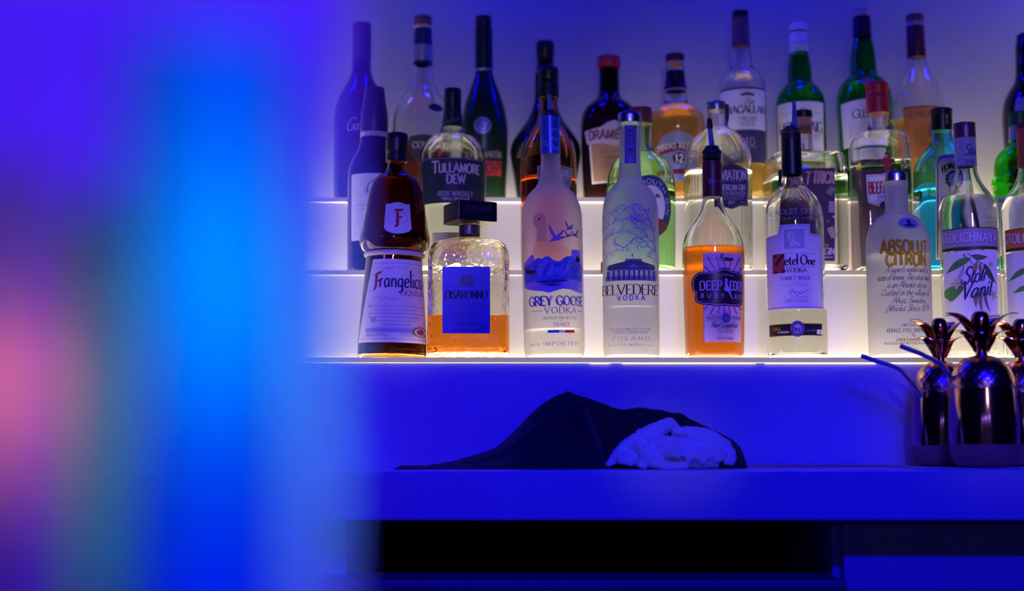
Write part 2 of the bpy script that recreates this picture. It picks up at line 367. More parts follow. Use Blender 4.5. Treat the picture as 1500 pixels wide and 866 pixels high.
class Bottle:
    def __init__(s, name, label, cat, cx, tier, prof, gm, fill=None, lm=None, wall=.0028, group=None, tilt=0, flat=False, segs=64, yaw=0, solid=False, base=.006, dy=0, it=2):
        s.Y = AXIS[tier] + dy; s.cx = cx; s.tier = tier; s.flat = flat
        s.X0 = P(cx, BASEPX[tier], s.Y).x; s.z0 = TOPZ[tier]
        s.root = empty(name, label, cat, (s.X0, s.Y, s.z0 + .0004 + abs(math.sin(math.radians(tilt))) * abs(P(cx + prof[-1][0], 500, s.Y).x - P(cx, 500, s.Y).x)), group, (0, math.radians(tilt), 0))
        pr = []
        for q in prof:
            hw = s.rad(q[0], q[1]); n = q[2] if len(q) > 2 else 2.0; hd = s.rad(q[3], q[1]) if len(q) > 3 else hw
            pr.append((hw, s.z(q[1]), n, hd, q[4] if len(q) > 4 else 0.0))
        pr = pr[::-1]                                   # bottom to top
        pr[0] = (pr[0][0], 0.0) + pr[0][2:]
        s.prof = chaikin(pr, it)
        mb = MB()
        path = [(1e-5, 0.0012, 2, 1e-5, 0)] + [(s.prof[0][0] * .8, 0.0008, s.prof[0][2], s.prof[0][3] * .8, 0)] + s.prof
        if solid:
            path += [(1e-5, s.prof[-1][1], 2, 1e-5, 0)]
        else:
            inner = [(p[0] - wall, max(p[1], base), p[2], p[3] - wall, 0) for p in s.prof]
            inner = [p for p in inner if p[1] > base + .002]
            fl = inner[0]
            inner = [(fl[0] * .55, base + .0022, fl[2], fl[3] * .55, 0), (fl[0] * .9, base, fl[2], fl[3] * .9, 0)] + inner
            path += inner[::-1] + [(1e-5, base + .003, 2, 1e-5, 0)]
            if fill:
                zf = s.z(fill); e = .00025
                lq = [(p[0] + e, p[1] - (e if p[1] < base + .003 else 0), p[2], p[3] + e, 0) for p in inner if p[1] < zf]
                ra = s.at(zf)
                lq.append((ra[0] - wall + e, zf, ra[2], ra[3] - wall + e, 0))
                lp = [(1e-5, base + .003 - e, 2, 1e-5, 0)] + lq + [((ra[0] - wall) * .93, zf - .0007, ra[2], (ra[3] - wall) * .93, 0), (1e-5, zf - .0007, 2, 1e-5, 0)]
                lb = MB(); lathe(lb, lp, segs); lb.build('liquid', lm, s.root, fix=True)
        lathe(mb, path, segs)
        s.body = mb.build('glass_body', gm, s.root, fix=True)
        s.zone(BASEPX[tier] - 60)
    def rad(s, hw, y): return abs(P(s.cx + hw, y, s.Y).x - P(s.cx, y, s.Y).x)
    def z(s, y): return P(s.cx, y, s.Y).z - s.z0
    def at(s, z):
        p = s.prof
        if z <= p[0][1]: return p[0]
        for a, b in zip(p[:-1], p[1:]):
            if a[1] <= z <= b[1] and b[1] > a[1]:
                t = (z - a[1]) / (b[1] - a[1]); return tuple(x + (y - x) * t for x, y in zip(a, b))
        return p[-1]
    def zone(s, y):
        s.rref = s.at(s.z(y))[0]; s.hd = s.at(s.z(y))[3]; s.Yf = s.Y - (s.hd if s.flat else s.rref)
        return s
    def UV(s, px, py):
        q = P(px, py, s.Yf); x = q.x - s.X0; v = q.z - s.z0
        if s.flat: return (x, v)
        # height seen on the curved face: nearer at the centre, further at the sides
        k = max(-.985, min(.985, x / s.rref)); u = s.rref * math.asin(k)
        return (u, v)
    def surf(s, u, v, off):
        a = s.at(v)
        if s.flat: return (u, -(a[3] + off), v)
        f = u / s.rref; r = a[0] + off
        return (r * math.sin(f), -r * math.cos(f), v)
    def back(s, u, v, off):
        a = s.at(v); r = a[0] + off
        if s.flat: return (u, a[3] + off, v)
        f = u / s.rref
        return (r * math.sin(f), r * math.cos(f), v)
    def art(s, ymid, off=2e-4):
        s.zone(ymid); a = Art(s.surf, s.UV, off); a.px = s.Yf / F
        # freeze this zone
        rref, Yf = s.rref, s.Yf
        def UV(px, py, s=s, rref=rref, Yf=Yf):
            s.rref, s.Yf = rref, Yf; return Bottle.UV(s, px, py)
        def sf(u, v, o, s=s, rref=rref, Yf=Yf):
            s.rref, s.Yf = rref, Yf; return Bottle.surf(s, u, v, o)
        a.UV = UV; a.surf = sf
        return a
    def cap(s, name, prof, m, parent=None, segs=48, it=1, label=None, open_=False):
        """solid of revolution traced in photo pixels, listed top to bottom"""
        pr = [(s.rad(q[0], q[1]), s.z(q[1]), 2, s.rad(q[0], q[1]), q[2] if len(q) > 2 else 0) for q in prof][::-1]
        if it: pr = chaikin(pr, it)
        pr = [(1e-5, pr[0][1], 2, 1e-5, 0)] + pr + [(1e-5, pr[-1][1], 2, 1e-5, 0)]
        mb = MB(); lathe(mb, pr, segs); o = mb.build(name, m, parent or s.root, fix=True)
        if label: o['label'] = label
        return o
    def band(s, y0, y1, m, name, off=4e-4, label=None):
        """sleeve hugging the glass between two heights"""
        z0, z1 = s.z(y1), s.z(y0); k = max(3, int((z1 - z0) / .004)); pr = []
        for i in range(k + 1):
            z = z0 + (z1 - z0) * i / k; a = s.at(z); pr.append((a[0] + off, z, a[2], a[3] + off, 0))
        b0, b1 = s.at(z0), s.at(z1)
        pr = [(b0[0] - .0005, z0, b0[2], b0[3] - .0005, 0)] + pr + [(b1[0] - .0005, z1, b1[2], b1[3] - .0005, 0)]
        mb = MB(); lathe(mb, pr, 64); o = mb.build(name, m, s.root, fix=False)
        if label: o['label'] = label
        return o
    def spout(s, base, tip, r0, r1, m, flange=None, fm=None, tipm=None, tipfrac=.3):
        """bar pourer: flange, and a thin tapering spout as its sub-part"""
        f = s.cap('pour_spout', flange, fm)
        def L(px, py): q = P(px, py, s.Y); return Vector((q.x - s.X0, 0, q.z - s.z0))
        a, b = L(*base), L(*tip); mb = MB()
        pts = [a + (b - a) * t for t in (0, .25, .5, .75, 1)]
        mb.tube(pts, [r0 + (r1 - r0) * t for t in (0, .25, .5, .75, 1)], 14)
        mb.build('spout_tube', m, f)
        if tipm:
            mb = MB(); c = a + (b - a) * (1 - tipfrac); d = a + (b - a) * 1.04
            mb.tube([c, c + (d - c) * .5, d], [r1 * 1.25, r1 * 1.5, r1 * .9], 14); mb.build('spout_cap', tipm, f)
        return f
# ------------------------------------------------------------------ materials
white_paint = mat('white_painted_board', (.78, .78, .8), .55, bump=(260, .25, .001))
wall_paint = mat('matt_grey_wall', (.29, .29, .30), .75, bump=(180, .3, .001))
counter_m = mat('white_laminate', (.8, .8, .82), .38)
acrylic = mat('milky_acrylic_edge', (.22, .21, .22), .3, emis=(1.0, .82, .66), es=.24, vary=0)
dark_wood = mat('dark_cabinet', (.012, .012, .02), .6)
door_m = mat('grey_cabinet_door', (.55, .55, .6), .45)
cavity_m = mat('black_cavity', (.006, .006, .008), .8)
floor_m = mat('dark_floor', (.03, .03, .035), .5)
brass = mat('brushed_brass_strip', (.75, .5, .22), .3, 1.0)

def light_panel_mat(name, strength, col):
    """opal acrylic in front of a lamp tube: warm light, a little uneven along its length"""
    m = mat(name, (.30, .30, .30), .35, vary=0)
    nt = m.node_tree; b = nt.nodes['Principled BSDF']
    tc = [n for n in nt.nodes if n.type == 'TEX_COORD'][0]
    mp = nt.nodes.new('ShaderNodeMapping'); mp.inputs['Scale'].default_value = (1, .05, 1.4)
    n = nt.nodes.new('ShaderNodeTexNoise'); n.inputs['Scale'].default_value = 3.2; n.inputs['Detail'].default_value = 1
    r = nt.nodes.new('ShaderNodeMapRange'); r.inputs[1].default_value = .3; r.inputs[2].default_value = .7
    r.inputs[3].default_value = strength * .55; r.inputs[4].default_value = strength * 1.3
    nt.links.new(tc.outputs['Object'], mp.inputs[0]); nt.links.new(mp.outputs[0], n.inputs['Vector'])
    nt.links.new(n.outputs['Fac'], r.inputs[0]); nt.links.new(r.outputs[0], b.inputs['Emission Strength'])
    b.inputs['Emission Color'].default_value = (*col, 1)
    return m
WARM = (1.0, .83, .66)
panel_m = light_panel_mat('lit_opal_panel', .42, WARM)
tread_m = light_panel_mat('lit_opal_tread', 3.6, (1.0, .82, .52))
tread_hi_m = light_panel_mat('lit_opal_top_tread', 7.5, (1.0, .84, .56))
strip_m = mat('led_strip', (1, .9, .7), .5, emis=(1.0, .78, .45), es=16.0, vary=0)
gap_m = mat('light_gap', (.8, .75, .6), .5, emis=(1.0, .80, .50), es=1.1, vary=0)

# ------------------------------------------------------------------ setting
XL, XR = -1.5, 1.35
def plain(name, f, m, kind=True, smooth=False):
    mb = MB(); f(mb); o = mb.build(name, m, None, smooth=smooth)
    if kind: o['kind'] = 'structure'
    return o
plain('wall_back', lambda b: b.box(XL - .3, XR + .3, 2.362, 2.46, 0, 2.6), wall_paint)
plain('floor', lambda b: b.box(XL - .3, XR + .3, -1.0, 2.46, -.05, 0), floor_m)

# lit stepped shelf: three opal treads over lit opal risers, on a white plinth
CT = P(750, 684.5, 1.955).z                            # worktop height
shelf = empty('stepped_display_shelf', 'white three-step backlit display shelf holding rows of bottles', 'shelf', (0, 1.95, CT))
def spart(name, bx, m, label=None, bv=0):
    mb = MB(); x0, x1, y0, y1, z0, z1 = bx
    mb.box(x0, x1, y0 - 1.95, y1 - 1.95, z0 - CT, z1 - CT); o = mb.build(name, m, shelf, smooth=False)
    if bv: bevel(o, bv)
    if label: o['label'] = label
    return o
T = .0068
spart('plinth', (XL, XR, 1.9536, 2.36, CT + .0002, TOPZ[1] - T - .0002), white_paint, 'tall plain white plinth under the lowest step')
back_y = {1: 2.09, 2: 2.225, 3: 2.36}
for k in (1, 2, 3):
    spart('tread', (XL, XR, EDGE[k] + .003, back_y[k], TOPZ[k] - T, TOPZ[k]), tread_hi_m if k == 3 else tread_m, 'glowing opal step top')
    spart('edge_strip', (XL, XR, EDGE[k], EDGE[k] + .0029, TOPZ[k] - T, TOPZ[k] + .0003), acrylic, 'greyish front edge of the step')
    if k < 3:
        spart('lit_riser', (XL, XR, back_y[k], back_y[k] + .01, TOPZ[k] + .0002, TOPZ[k + 1] - T - .0002), panel_m, 'glowing warm white riser panel')
        spart('led_strip', (XL, XR, back_y[k] - .006, back_y[k] - .0005, TOPZ[k] + .0003, TOPZ[k] + .0035), strip_m, 'bright strip light at the foot of the riser')
# light that leaks out under the front edge of the lowest tread, in broken lengths
for x0, x1 in ((.108, .134), (.152, .335), (.348, .50), (.518, .60), (.63, .74)):
    spart('light_gap', (x0, x1, EDGE[1] + .0014, EDGE[1] + .0034, TOPZ[1] - T - .0018, TOPZ[1] - T - .0002), gap_m, 'thin bright gap under the lowest step')

# worktop
FY = 1.775
CB = P(750, 763, FY).z
mb = MB(); mb.box(XL, XR, FY, 2.36, CB, CT); wt = mb.build('bar_worktop', counter_m, None, smooth=False); bevel(wt, .003)
tag(wt, 'thick white bar worktop running below the lit bottle shelf', 'worktop')
mb = MB(); mb.box(P(585, 682, 1.95).x, P(1420, 682, 1.95).x, 1.9465, 1.9534, CT + .0002, CT + .0028)
tr = mb.build('trim_1', brass, None, smooth=False); tr['kind'] = 'structure'

# cabinet below: open bay, door on the right, panel on the left, lower rail
cab = empty('under_bar_cabinet', 'dark open cabinet bay and doors under the white worktop', 'cabinet', (0, 1.86, 0))
def cpart(name, bx, m, label=None, bv=0):
    mb = MB(); x0, x1, y0, y1, z0, z1 = bx
    mb.box(x0, x1, y0 - 1.86, y1 - 1.86, z0, z1); o = mb.build(name, m, cab, smooth=False)
    if bv: bevel(o, bv)
    if label: o['label'] = label
    return o
bz = CB - .0005
xl = P(508, 800, 1.86).x; xr = P(1229, 800, 1.86).x
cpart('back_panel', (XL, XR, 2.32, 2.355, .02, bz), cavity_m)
cpart('side_panel', (XL, xl, 1.86, 2.31, .02, bz), mat('white_cabinet_side', (.62, .62, .66), .5), 'pale panel left of the dark bay')
cpart('side_panel', (xr - .006, xr + .010, 1.875, 2.31, .02, bz), mat('grey_cabinet_side', (.6, .6, .64), .5), 'side wall right of the dark bay')
d = cpart('door', (xr + .004, XR, 1.852, 1.872, .03, bz - .004), door_m, 'shaded door right of the open bay', .002)
zr = P(900, 850, 1.79).z
cpart('lower_rail', (XL, P(1240, 858, 1.79).x, 1.785, 1.90, zr - .05, zr), mat('dark_blue_rail', (.16, .16, .19), .35), 'low rail along the foot of the bay', .003)
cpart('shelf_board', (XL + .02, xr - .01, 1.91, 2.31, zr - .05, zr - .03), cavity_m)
for sx in (-1.46, .2, 1.3):
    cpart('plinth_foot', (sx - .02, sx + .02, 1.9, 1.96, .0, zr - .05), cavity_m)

# ------------------------------------------------------------------ things on the worktop
# black cloth thrown in a heap
def noise2(x, y, s=0):
    return (math.sin(x * 1.7 + s) * math.cos(y * 2.3 - s * 1.3) + .5 * math.sin(x * 3.9 - y * 3.1 + s * 2.1) + .25 * math.sin(x * 8.3 + y * 6.7 + s)) / 1.75
ridge = [(585, 683), (622, 682), (665, 675.5), (690, 668), (715, 659.5), (728, 655), (740, 643), (770, 614), (795, 591), (810, 583), (832, 572.5), (838, 574.5), (862, 582.5), (890, 592), (915, 599.5), (928, 598), (950, 597), (968, 598.5), (985, 604),
         (1003, 605), (1030, 619), (1055, 632), (1082, 646), (1092, 655), (1092, 668), (1088, 679)]
YC = 1.868
def ridge_h(px):
    for a, b in zip(ridge[:-1], ridge[1:]):
        if a[0] <= px <= b[0] and b[0] > a[0]:
            t = (px - a[0]) / (b[0] - a[0]); return a[1] + (b[1] - a[1]) * t
    return 683
mb = MB(); NX, NY = 190, 64; rs = []
y0c, y1c = 1.80, 1.938
grid = []
for j in range(NY + 1):
    tj = j / NY; row = []
    for i in range(NX + 1):
        px = 585 + (1092 - 585) * i / NX
        x = P(px, 680, YC).x; h = max(0, P(px, ridge_h(px), YC).z - CT - .002)
        rdg = .56 + .10 * math.sin(px * .012) + .05 * math.sin(px * .035 + 1)
        d = (tj - rdg) / (rdg if tj < rdg else 1 - rdg)
        prof = max(0, 1 - abs(d) ** 1.35)
        # folds falling towards the camera, deepest on the slope
        px_ = px; slope = max(0, -d)
        f1 = math.exp(-((px_ - (846 + 70 * slope)) / 10) ** 2) * -.034 * slope ** .5 * (h / .1)
        f2 = math.exp(-((px_ - (836 + 40 * slope)) / 12) ** 2) * .012 * slope ** .5 * (h / .1)
        f3 = math.exp(-((px_ - (905 - 22 * slope)) / 8) ** 2) * -.012 * slope * (1 - slope) * 2.4
        f4 = math.exp(-((slope - .55 + (px_ - 740) * .0016) / .07) ** 2) * .006 * (1 if px_ < 880 else 0)
        f5 = .0022 * noise2(px * .028, tj * 6, 1.3) * prof * min(1, h / .03)
        edge = min(1, tj / .12, (1 - tj) / .06)
        z = max(0, h * prof + (f1 + f2 + f3 + f4) * edge * min(1, h / .04) * (1 if d < 0 else 0) + f5)
        z = z + .0016
        fr = y0c + .058 * min(1, max(0, (px - 850) / 60)); yy = fr + (y1c - fr) * tj + .012 * noise2(px * .02, 2 + tj, 4) * (1 - tj)
        row.append((x, yy, CT + .0002 + z))
    grid.append(row)
mb.rings(grid, closed=False)
bot = [[(p[0], p[1], max(CT + .0002, p[2] - .0014)) for p in r] for r in grid]
mb.rings([r[::-1] for r in bot], closed=False)
# hem joining the two sides of the cloth
loop = [(0, i) for i in range(NX + 1)] + [(j, NX) for j in range(1, NY + 1)] + [(NY, i) for i in range(NX - 1, -1, -1)] + [(j, 0) for j in range(NY - 1, 0, -1)]
mb.rings([[grid[j][i] for j, i in loop], [bot[j][i] for j, i in loop]])
black_cloth = mat('black_bar_cloth', (.012, .012, .016), .9, sheen=.12, bump=(900, .3, .0006))
bc = mb.build('bar_cloth', black_cloth, None, fix=True, ang=60); tag(bc, 'black cloth thrown in a peaked heap on the worktop', 'cloth')

# white terry towel, crumpled: rolled folds fused into one body
mb = MB(); YT = 1.825
def TP(px, py, dy=0): q = P(px, py, YT); return (q.x, q.y + dy, q.z)
def roll(pts, rad, n=12):
    p = catmull([(*TP(a, b, c), r) for a, b, c, r in [(a[0], a[1], a[2] * .8, r) for a, r in zip(pts, rad)]], 5)
    mb.tube([q[:3] for q in p], [q[3] for q in p], n)
roll([(888, 682, -.01), (896, 676, -.010), (905, 666, -.012), (918, 655, -.008), (936, 644, .0), (955, 634, .006), (972, 626, .010), (984, 622, .014), (994, 630, .018)], [.003, .005, .008, .010, .0105, .0105, .0095, .008, .005])
roll([(986, 632, .018), (1008, 634, .014), (1030, 637, .006), (1047, 645, -.002), (1060, 656, -.006), (1067, 668, -.008), (1064, 680, -.008)], [.006, .008, .0095, .010, .010, .009, .006])
roll([(926, 655, -.016), (936, 656, -.024), (944, 664, -.028), (953, 674, -.032), (972, 681, -.034), (1005, 682, -.034)], [.006, .008, .0085, .008, .006, .004])
roll([(950, 649, -.010), (966, 645, -.016), (980, 648, -.018), (996, 656, -.018), (1012, 656, -.014), (1026, 648, -.008), (1036, 645, .0)], [.007, .008, .0075, .007, .007, .007, .005])
roll([(958, 663, -.024), (978, 660, -.028), (994, 665, -.028)], [.008, .010, .008])
roll([(1000, 672, -.028), (1012, 664, -.028), (1022, 668, -.026), (1030, 677, -.026)], [.008, .009, .009, .007])
roll([(1028, 660, -.018), (1044, 663, -.022), (1052, 674, -.022)], [.007, .009, .008])
roll([(905, 673, -.018), (915, 671, -.024), (926, 679, -.026)], [.006, .008, .006])
roll([(935, 676, -.024), (946, 680, -.026)], [.007, .006])
roll([(916, 672, -.008), (960, 667, -.008), (1000, 669, -.008), (1052, 672, -.006)], [.010, .014, .014, .011])
roll([(945, 652, .0), (990, 652, -.004), (1035, 656, -.002)], [.010, .011, .010])
tw = mb.build('terry_towel', mat('white_terry', (.82, .82, .84), .95, sheen=.6), None, smooth=True)
rm = tw.modifiers.new('fuse', 'REMESH'); rm.mode = 'VOXEL'; rm.voxel_size = .0018; rm.use_smooth_shade = True
sm = tw.modifiers.new('soft', 'SMOOTH'); sm.iterations = 1; sm.factor = .5
tx = bpy.data.textures.new('creases', 'CLOUDS'); tx.noise_scale = .011
dm = tw.modifiers.new('creases', 'DISPLACE'); dm.texture = tx; dm.texture_coords = 'GLOBAL'; dm.strength = .004; dm.mid_level = .5
tx = bpy.data.textures.new('nap', 'CLOUDS'); tx.noise_scale = .0028; tx.noise_depth = 1
dm = tw.modifiers.new('nap', 'DISPLACE'); dm.texture = tx; dm.texture_coords = 'GLOBAL'; dm.strength = .003; dm.mid_level = .5
dg = bpy.context.evaluated_depsgraph_get(); me = bpy.data.meshes.new_from_object(tw.evaluated_get(dg))
tw.modifiers.clear(); tw.data = me
for v in me.vertices: v.co.z = max(v.co.z, CT + .0004)
tag(tw, 'crumpled white terry towel in front of the black cloth', 'towel')

# thin bar mat under the copper cups
mb = MB(); NX, NY = 60, 14; g = []
xa, xb = P(1346, 684, 1.80).x, P(1500, 684, 1.80).x + .10
for j in range(NY + 1):
    g.append([(xa + (xb - xa) * i / NX + .003 * math.sin(j * 1.1), 1.779 + .155 * j / NY + .002 * math.sin(i * .5), CT + .0022 + .0007 * noise2(i * .5, j * .7, 2) ) for i in range(NX + 1)])
mb.rings(g, closed=False); b2 = [[(p[0], p[1], CT + .0004) for p in r] for r in g]
mb.rings([r[::-1] for r in b2], closed=False)
loop = [(0, i) for i in range(NX + 1)] + [(j, NX) for j in range(1, NY + 1)] + [(NY, i) for i in range(NX - 1, -1, -1)] + [(j, 0) for j in range(NY - 1, 0, -1)]
mb.rings([[g[j][i] for j, i in loop], [b2[j][i] for j, i in loop]])
bm_ = mb.build('bar_mat', mat('pale_towelling', (.5, .55, .68), .95, sheen=.3, bump=(500, .5, .001)), None, fix=True)
tag(bm_, 'pale thin towelling mat spread under the copper pineapple cups', 'mat')
MATZ = CT + .0031

# copper pineapple cups
copper = mat('polished_copper', (.86, .46, .30), .13, 1.0, vary=.03)
copper_in = mat('bright_copper_leaf', (.88, .42, .22), .16, 1.0, vary=.03)
frosted_copper = mat('misted_copper', (.50, .27, .20), .75, .15, bump=(400, .3, .0006))
def pineapple(cx, py_top, py_seam, py_base, hw, Y, label, turn=0, ccx=None, crown_top=None):
    x0 = P(cx, py_base, Y).x; r = abs(P(cx + hw, 600, Y).x - P(cx, 600, Y).x)
    root = empty('pineapple_cup', label, 'cup', (x0, Y, MATZ), 'copper pineapple cups')
    Z = lambda y: P(cx, y, Y).z - MATZ
    H = Z(py_seam); Ht = Z(py_top)
    mb = MB()
    def rl(prof, mb, fn=None, segs=96):
        rs = []
        for rr, z in prof:
            rs.append([((rr * (fn(2 * PI * k / segs, z) if fn else 1)) * math.cos(2 * PI * k / segs), (rr * (fn(2 * PI * k / segs, z) if fn else 1)) * math.sin(2 * PI * k / segs), z) for k in range(segs)])
        mb.rings(rs)
    zs = Z(py_base - 31)
    base = chaikin([(1e-5, 0), (r * .70, 0), (r * .84, .003), (r * .97, .017), (r * .985, zs)], 2)
    rl(base + [(r * .95, zs), (1e-5, zs)], mb)
    o = mb.build('cup_base', frosted_copper, root, fix=True); o['label'] = 'misted dull bottom of the copper cup'
    mb = MB(); body = chaikin([(r * .985, zs), (r * 1.0, zs + (H - zs) * .35), (r * .985, zs + (H - zs) * .6), (r * .905, H)], 2)
    rl([(1e-5, zs)] + body + [(r * .88, H), (1e-5, H)], mb); mb.build('cup_body', copper, root, fix=True)
    # lid: quilted dome with a bead round its foot
    def quilt(t, z):
        k = (z - H) / (Ht - H)
        a = abs(((t * 17 / (2 * PI) + k * 2.6) % 1) - .5) * 2; b = abs(((t * 17 / (2 * PI) - k * 2.6) % 1) - .5) * 2
        g = min(1 - a, 1 - b)
        return 1 - .026 * max(0, 1 - g / .13) * (1 if k < .93 else 0)
    n = 46; lid = []
    for i in range(n + 1):
        k = i / n
        rr = r * (.915 * math.cos(k * PI / 2 * .93) ** .95)
        lid.append((max(rr, r * .18), H + .0006 + (Ht - H) * math.sin(k * PI / 2) ** .98))
    mb = MB(); rl([(1e-5, H + .0006)] + lid + [(1e-5, lid[-1][1])], mb, quilt, 156); L = mb.build('lid', mat('quilted_copper', (.86, .50, .36), .24, 1.0, vary=.03), root, fix=True, ang=25)
    # crown: stem, two whorls of leaves, rounded bud
    ct = Z(crown_top); zt = Ht
    cr = (ct - zt)
    mb = MB(); rl(chaikin([(1e-5, zt - .002), (r * .20, zt - .001), (r * .155, zt + cr * .06), (r * .17, zt + cr * .2), (r * .25, zt + cr * .40), (r * .29, zt + cr * .52), (r * .2, zt + cr * .58), (1e-5, zt + cr * .6)], 2), mb, None, 32)
    mb.build('crown_stem', copper, root, fix=True)
    mb = MB(); rl(chaikin([(1e-5, zt + cr * .45), (r * .18, zt + cr * .47), (r * .27, zt + cr * .62), (r * .27, zt + cr * .88), (r * .16, zt + cr * 1.0), (1e-5, zt + cr)], 2), mb, None, 32)
    mb.build('crown_bud', mat('dark_copper_bud', (.50, .20, .14), .14, 1.0), root, fix=True)
    def leaf(a, zb, rb, out, up, wd):
        mb = MB(); rs = []
        for i in range(13):
            t = i / 12
            rad_ = rb + out * (t ** 1.35); zz = zb + up * (math.sin(t * PI / 2 * 1.12) ** .9)
            ww = wd * .5 * math.sin(PI * (t * .80 + .185)) + .0003
            th = .0009
            ring = []
            for s_, off in ((-1, 0), (-.5, .3), (0, .42), (.5, .3), (1, 0)):
                ring.append((s_ * ww, rad_ + off * ww * -.75, zz + off * ww * -.2))
            for s_, off in ((1, 0), (.5, .3), (0, .42), (-.5, .3), (-1, 0)):
                ring.append((s_ * ww * .97, rad_ + off * ww * -.75 + th, zz + off * ww * -.2 - th))
            ca, sa = math.cos(a), math.sin(a)
            rs.append([(-sa * q[0] + ca * q[1], ca * q[0] + sa * q[1], q[2]) for q in ring])
        mb.rings(rs, 0, True, True)
        mb.build('leaf', copper_in, root, fix=True, ang=50)
    for d in (-10, 38, 90, 142, 190): leaf(turn + math.radians(d), zt + cr * .10, r * .13, r * .66, cr * .46, r * .58)
    for d in (-6, 42, 138, 186): leaf(turn + math.radians(d), zt + cr * .36, r * .20, r * .86, cr * .60, r * .60)
    return root, Vector((x0, Y, 0))
pineapple(1382, 530, 576, 683.5, 44, 1.905, 'copper pineapple cup at the left of the three, beside the bare worktop', .10, None, 466)
pineapple(1443, 521, 570, 682, 51, 1.818, 'copper pineapple cup in the middle, nearest the worktop edge', .0, None, 456)
pineapple(1503, 529, 576, 683, 48, 1.90, 'copper pineapple cup at the right, cut off by the picture edge', .1, None, 467)

straw_m = mat('polished_steel_straw', (.62, .62, .68), .32, 1.0)
def straw(pts, Y, dys, label):
    q = [Vector(P(a, b, Y)) + Vector((0, dy, 0)) for (a, b), dy in zip(pts, dys)]
    q = catmull([tuple(t) for t in q], 6)
    mb = MB(); mb.tube(q, .0031, 12, cap=False)
    inn = MB(); mb.tube(q[::-1], .0025, 12, cap=False)
    n = len(q)
    for e in (0, (n - 1) * 12):
        pass
    o = mb.build('drinking_straw', straw_m, None); tag(o, label, 'straw', 'bent metal straws')
straw([(1262, 521.5), (1285, 529.5), (1306, 536), (1320, 543), (1332, 557), (1343, 570), (1352, 581)], 1.872, [0, 0, 0, 0, 0, .002, .004], 'bent metal straw leaning out of the left pineapple cup')
straw([(1319, 507), (1345, 517), (1368, 527.5), (1380, 535), (1391, 550), (1401, 564), (1410, 576)], 1.815, [0, 0, 0, 0, 0, .004, .010], 'bent metal straw leaning out of the middle pineapple cup')
# ------------------------------------------------------------------ bottle materials
clear = glass('clear_glass', (.97, .98, .98)); clear2 = glass('slightly_green_clear_glass', (.93, .97, .92))
frost = mat('frosted_glass', (.93, .92, .92), .62, trans=.90, ior=1.18)
frost_w = mat('frosted_white_glass', (.86, .86, .90), .55, trans=.86, ior=1.2)
amber_dark = glass('brown_glass', (.50, .25, .07)); green_glass = glass('green_glass', (.10, .55, .16)); deep_green = mat('dark_green_satin_glass', (.008, .03, .012), .28, trans=.15, coat=.2)
black_glass = mat('near_black_glass', (.010, .008, .010), .06, trans=.1, coat=.3); blue_glass = glass('pale_blue_glass', (.26, .74, .95)); hammered = glass('rippled_clear_glass', (.97, .95, .9), bump=(75, .5, .004))
mouth_green = glass('light_green_glass', (.70, .93, .66)); bright_green = glass('bright_green_glass', (.12, .72, .08))
water = glass('clear_spirit', (.99, .99, .99), ior=1.33); amber_liq = glass('amber_liqueur', (1.0, .30, .02), ior=1.34); whisky = glass('whisky', (.95, .50, .08), ior=1.34)
rust = glass('russet_spirit', (.85, .26, .05), ior=1.34); cognac = glass('dark_cognac', (.28, .05, .02), ior=1.34); blue_liq = glass('clear_gin_in_blue', (.32, .80, 1.0), ior=1.33); green_liq = glass('gin_in_green', (.75, .96, .65), ior=1.33)
grape = mat('cloudy_orange_spirit', (1.0, .25, .008), .28, trans=.95, ior=1.34)
gold_liq = glass('golden_whisky', (1.0, .62, .10), ior=1.34)
black_cap = mat('black_cap', (.012, .012, .014), .35); navy_cap = mat('navy_foil', (.02, .03, .10), .35, .3); red_cap = mat('red_cap', (.45, .02, .04), .4); maroon = mat('maroon_sleeve', (.10, .012, .035), .4)
brown_cap = mat('brown_foil', (.16, .05, .035), .45, .2); cork = mat('cork', (.55, .33, .2), .8); white_cap = mat('white_cap', (.75, .74, .76), .4); pale_cap = mat('pale_pink_cap', (.45, .28, .27), .45)
blue_foil = mat('bright_blue_foil', (.04, .08, .55), .35, .2); silver = mat('brushed_silver', (.62, .62, .66), .28, 1.0); green_cap = mat('dark_green_cap', (.01, .07, .03), .4)
blue_plastic = mat('blue_pourer_plastic', (.05, .12, .55), .35); black_rubber = mat('black_rubber', (.012, .012, .015), .5); grey_foil = mat('grey_foil_band', (.35, .36, .36), .35, .6)
paper = mat('cream_paper', (.80, .77, .72), .6); paper_w = mat('white_paper', (.82, .82, .83), .6); paper_g = mat('grey_paper', (.42, .41, .45), .6); tan_paper = mat('tan_paper', (.42, .25, .12), .65)
ink = mat('black_ink', (.015, .015, .02), .6, vary=0); navy = mat('navy_ink', (.02, .03, .12), .6, vary=0); red_ink = mat('red_ink', (.42, .02, .03), .6, vary=0); grey_ink = mat('grey_ink', (.28, .27, .30), .6, vary=0)
maroon_ink = mat('maroon_ink', (.16, .01, .03), .6, vary=0); gold_ink = mat('gold_ink', (.62, .33, .025), .6, trans=.5, ior=1.1); white_ink = mat('white_ink', (.85, .84, .86), .6, vary=0); violet_ink = mat('violet_ink', (.22, .16, .62), .5, vary=0)
blue_ink = mat('blue_ink', (.03, .08, .50), .5, vary=0); pink_ink = mat('pink_ink', (.72, .35, .42), .6, vary=0); green_ink = mat('leaf_green_ink', (.05, .22, .03), .6, vary=0); olive_ink = mat('olive_ink', (.28, .27, .10), .6, vary=0)
brown_ink = mat('brown_ink', (.30, .12, .05), .6, vary=0); dark_paper = mat('black_label_paper', (.014, .014, .02), .5); plum_paper = mat('plum_label_paper', (.06, .02, .05), .5); slate_paper = mat('slate_blue_label', (.012, .03, .045), .5)

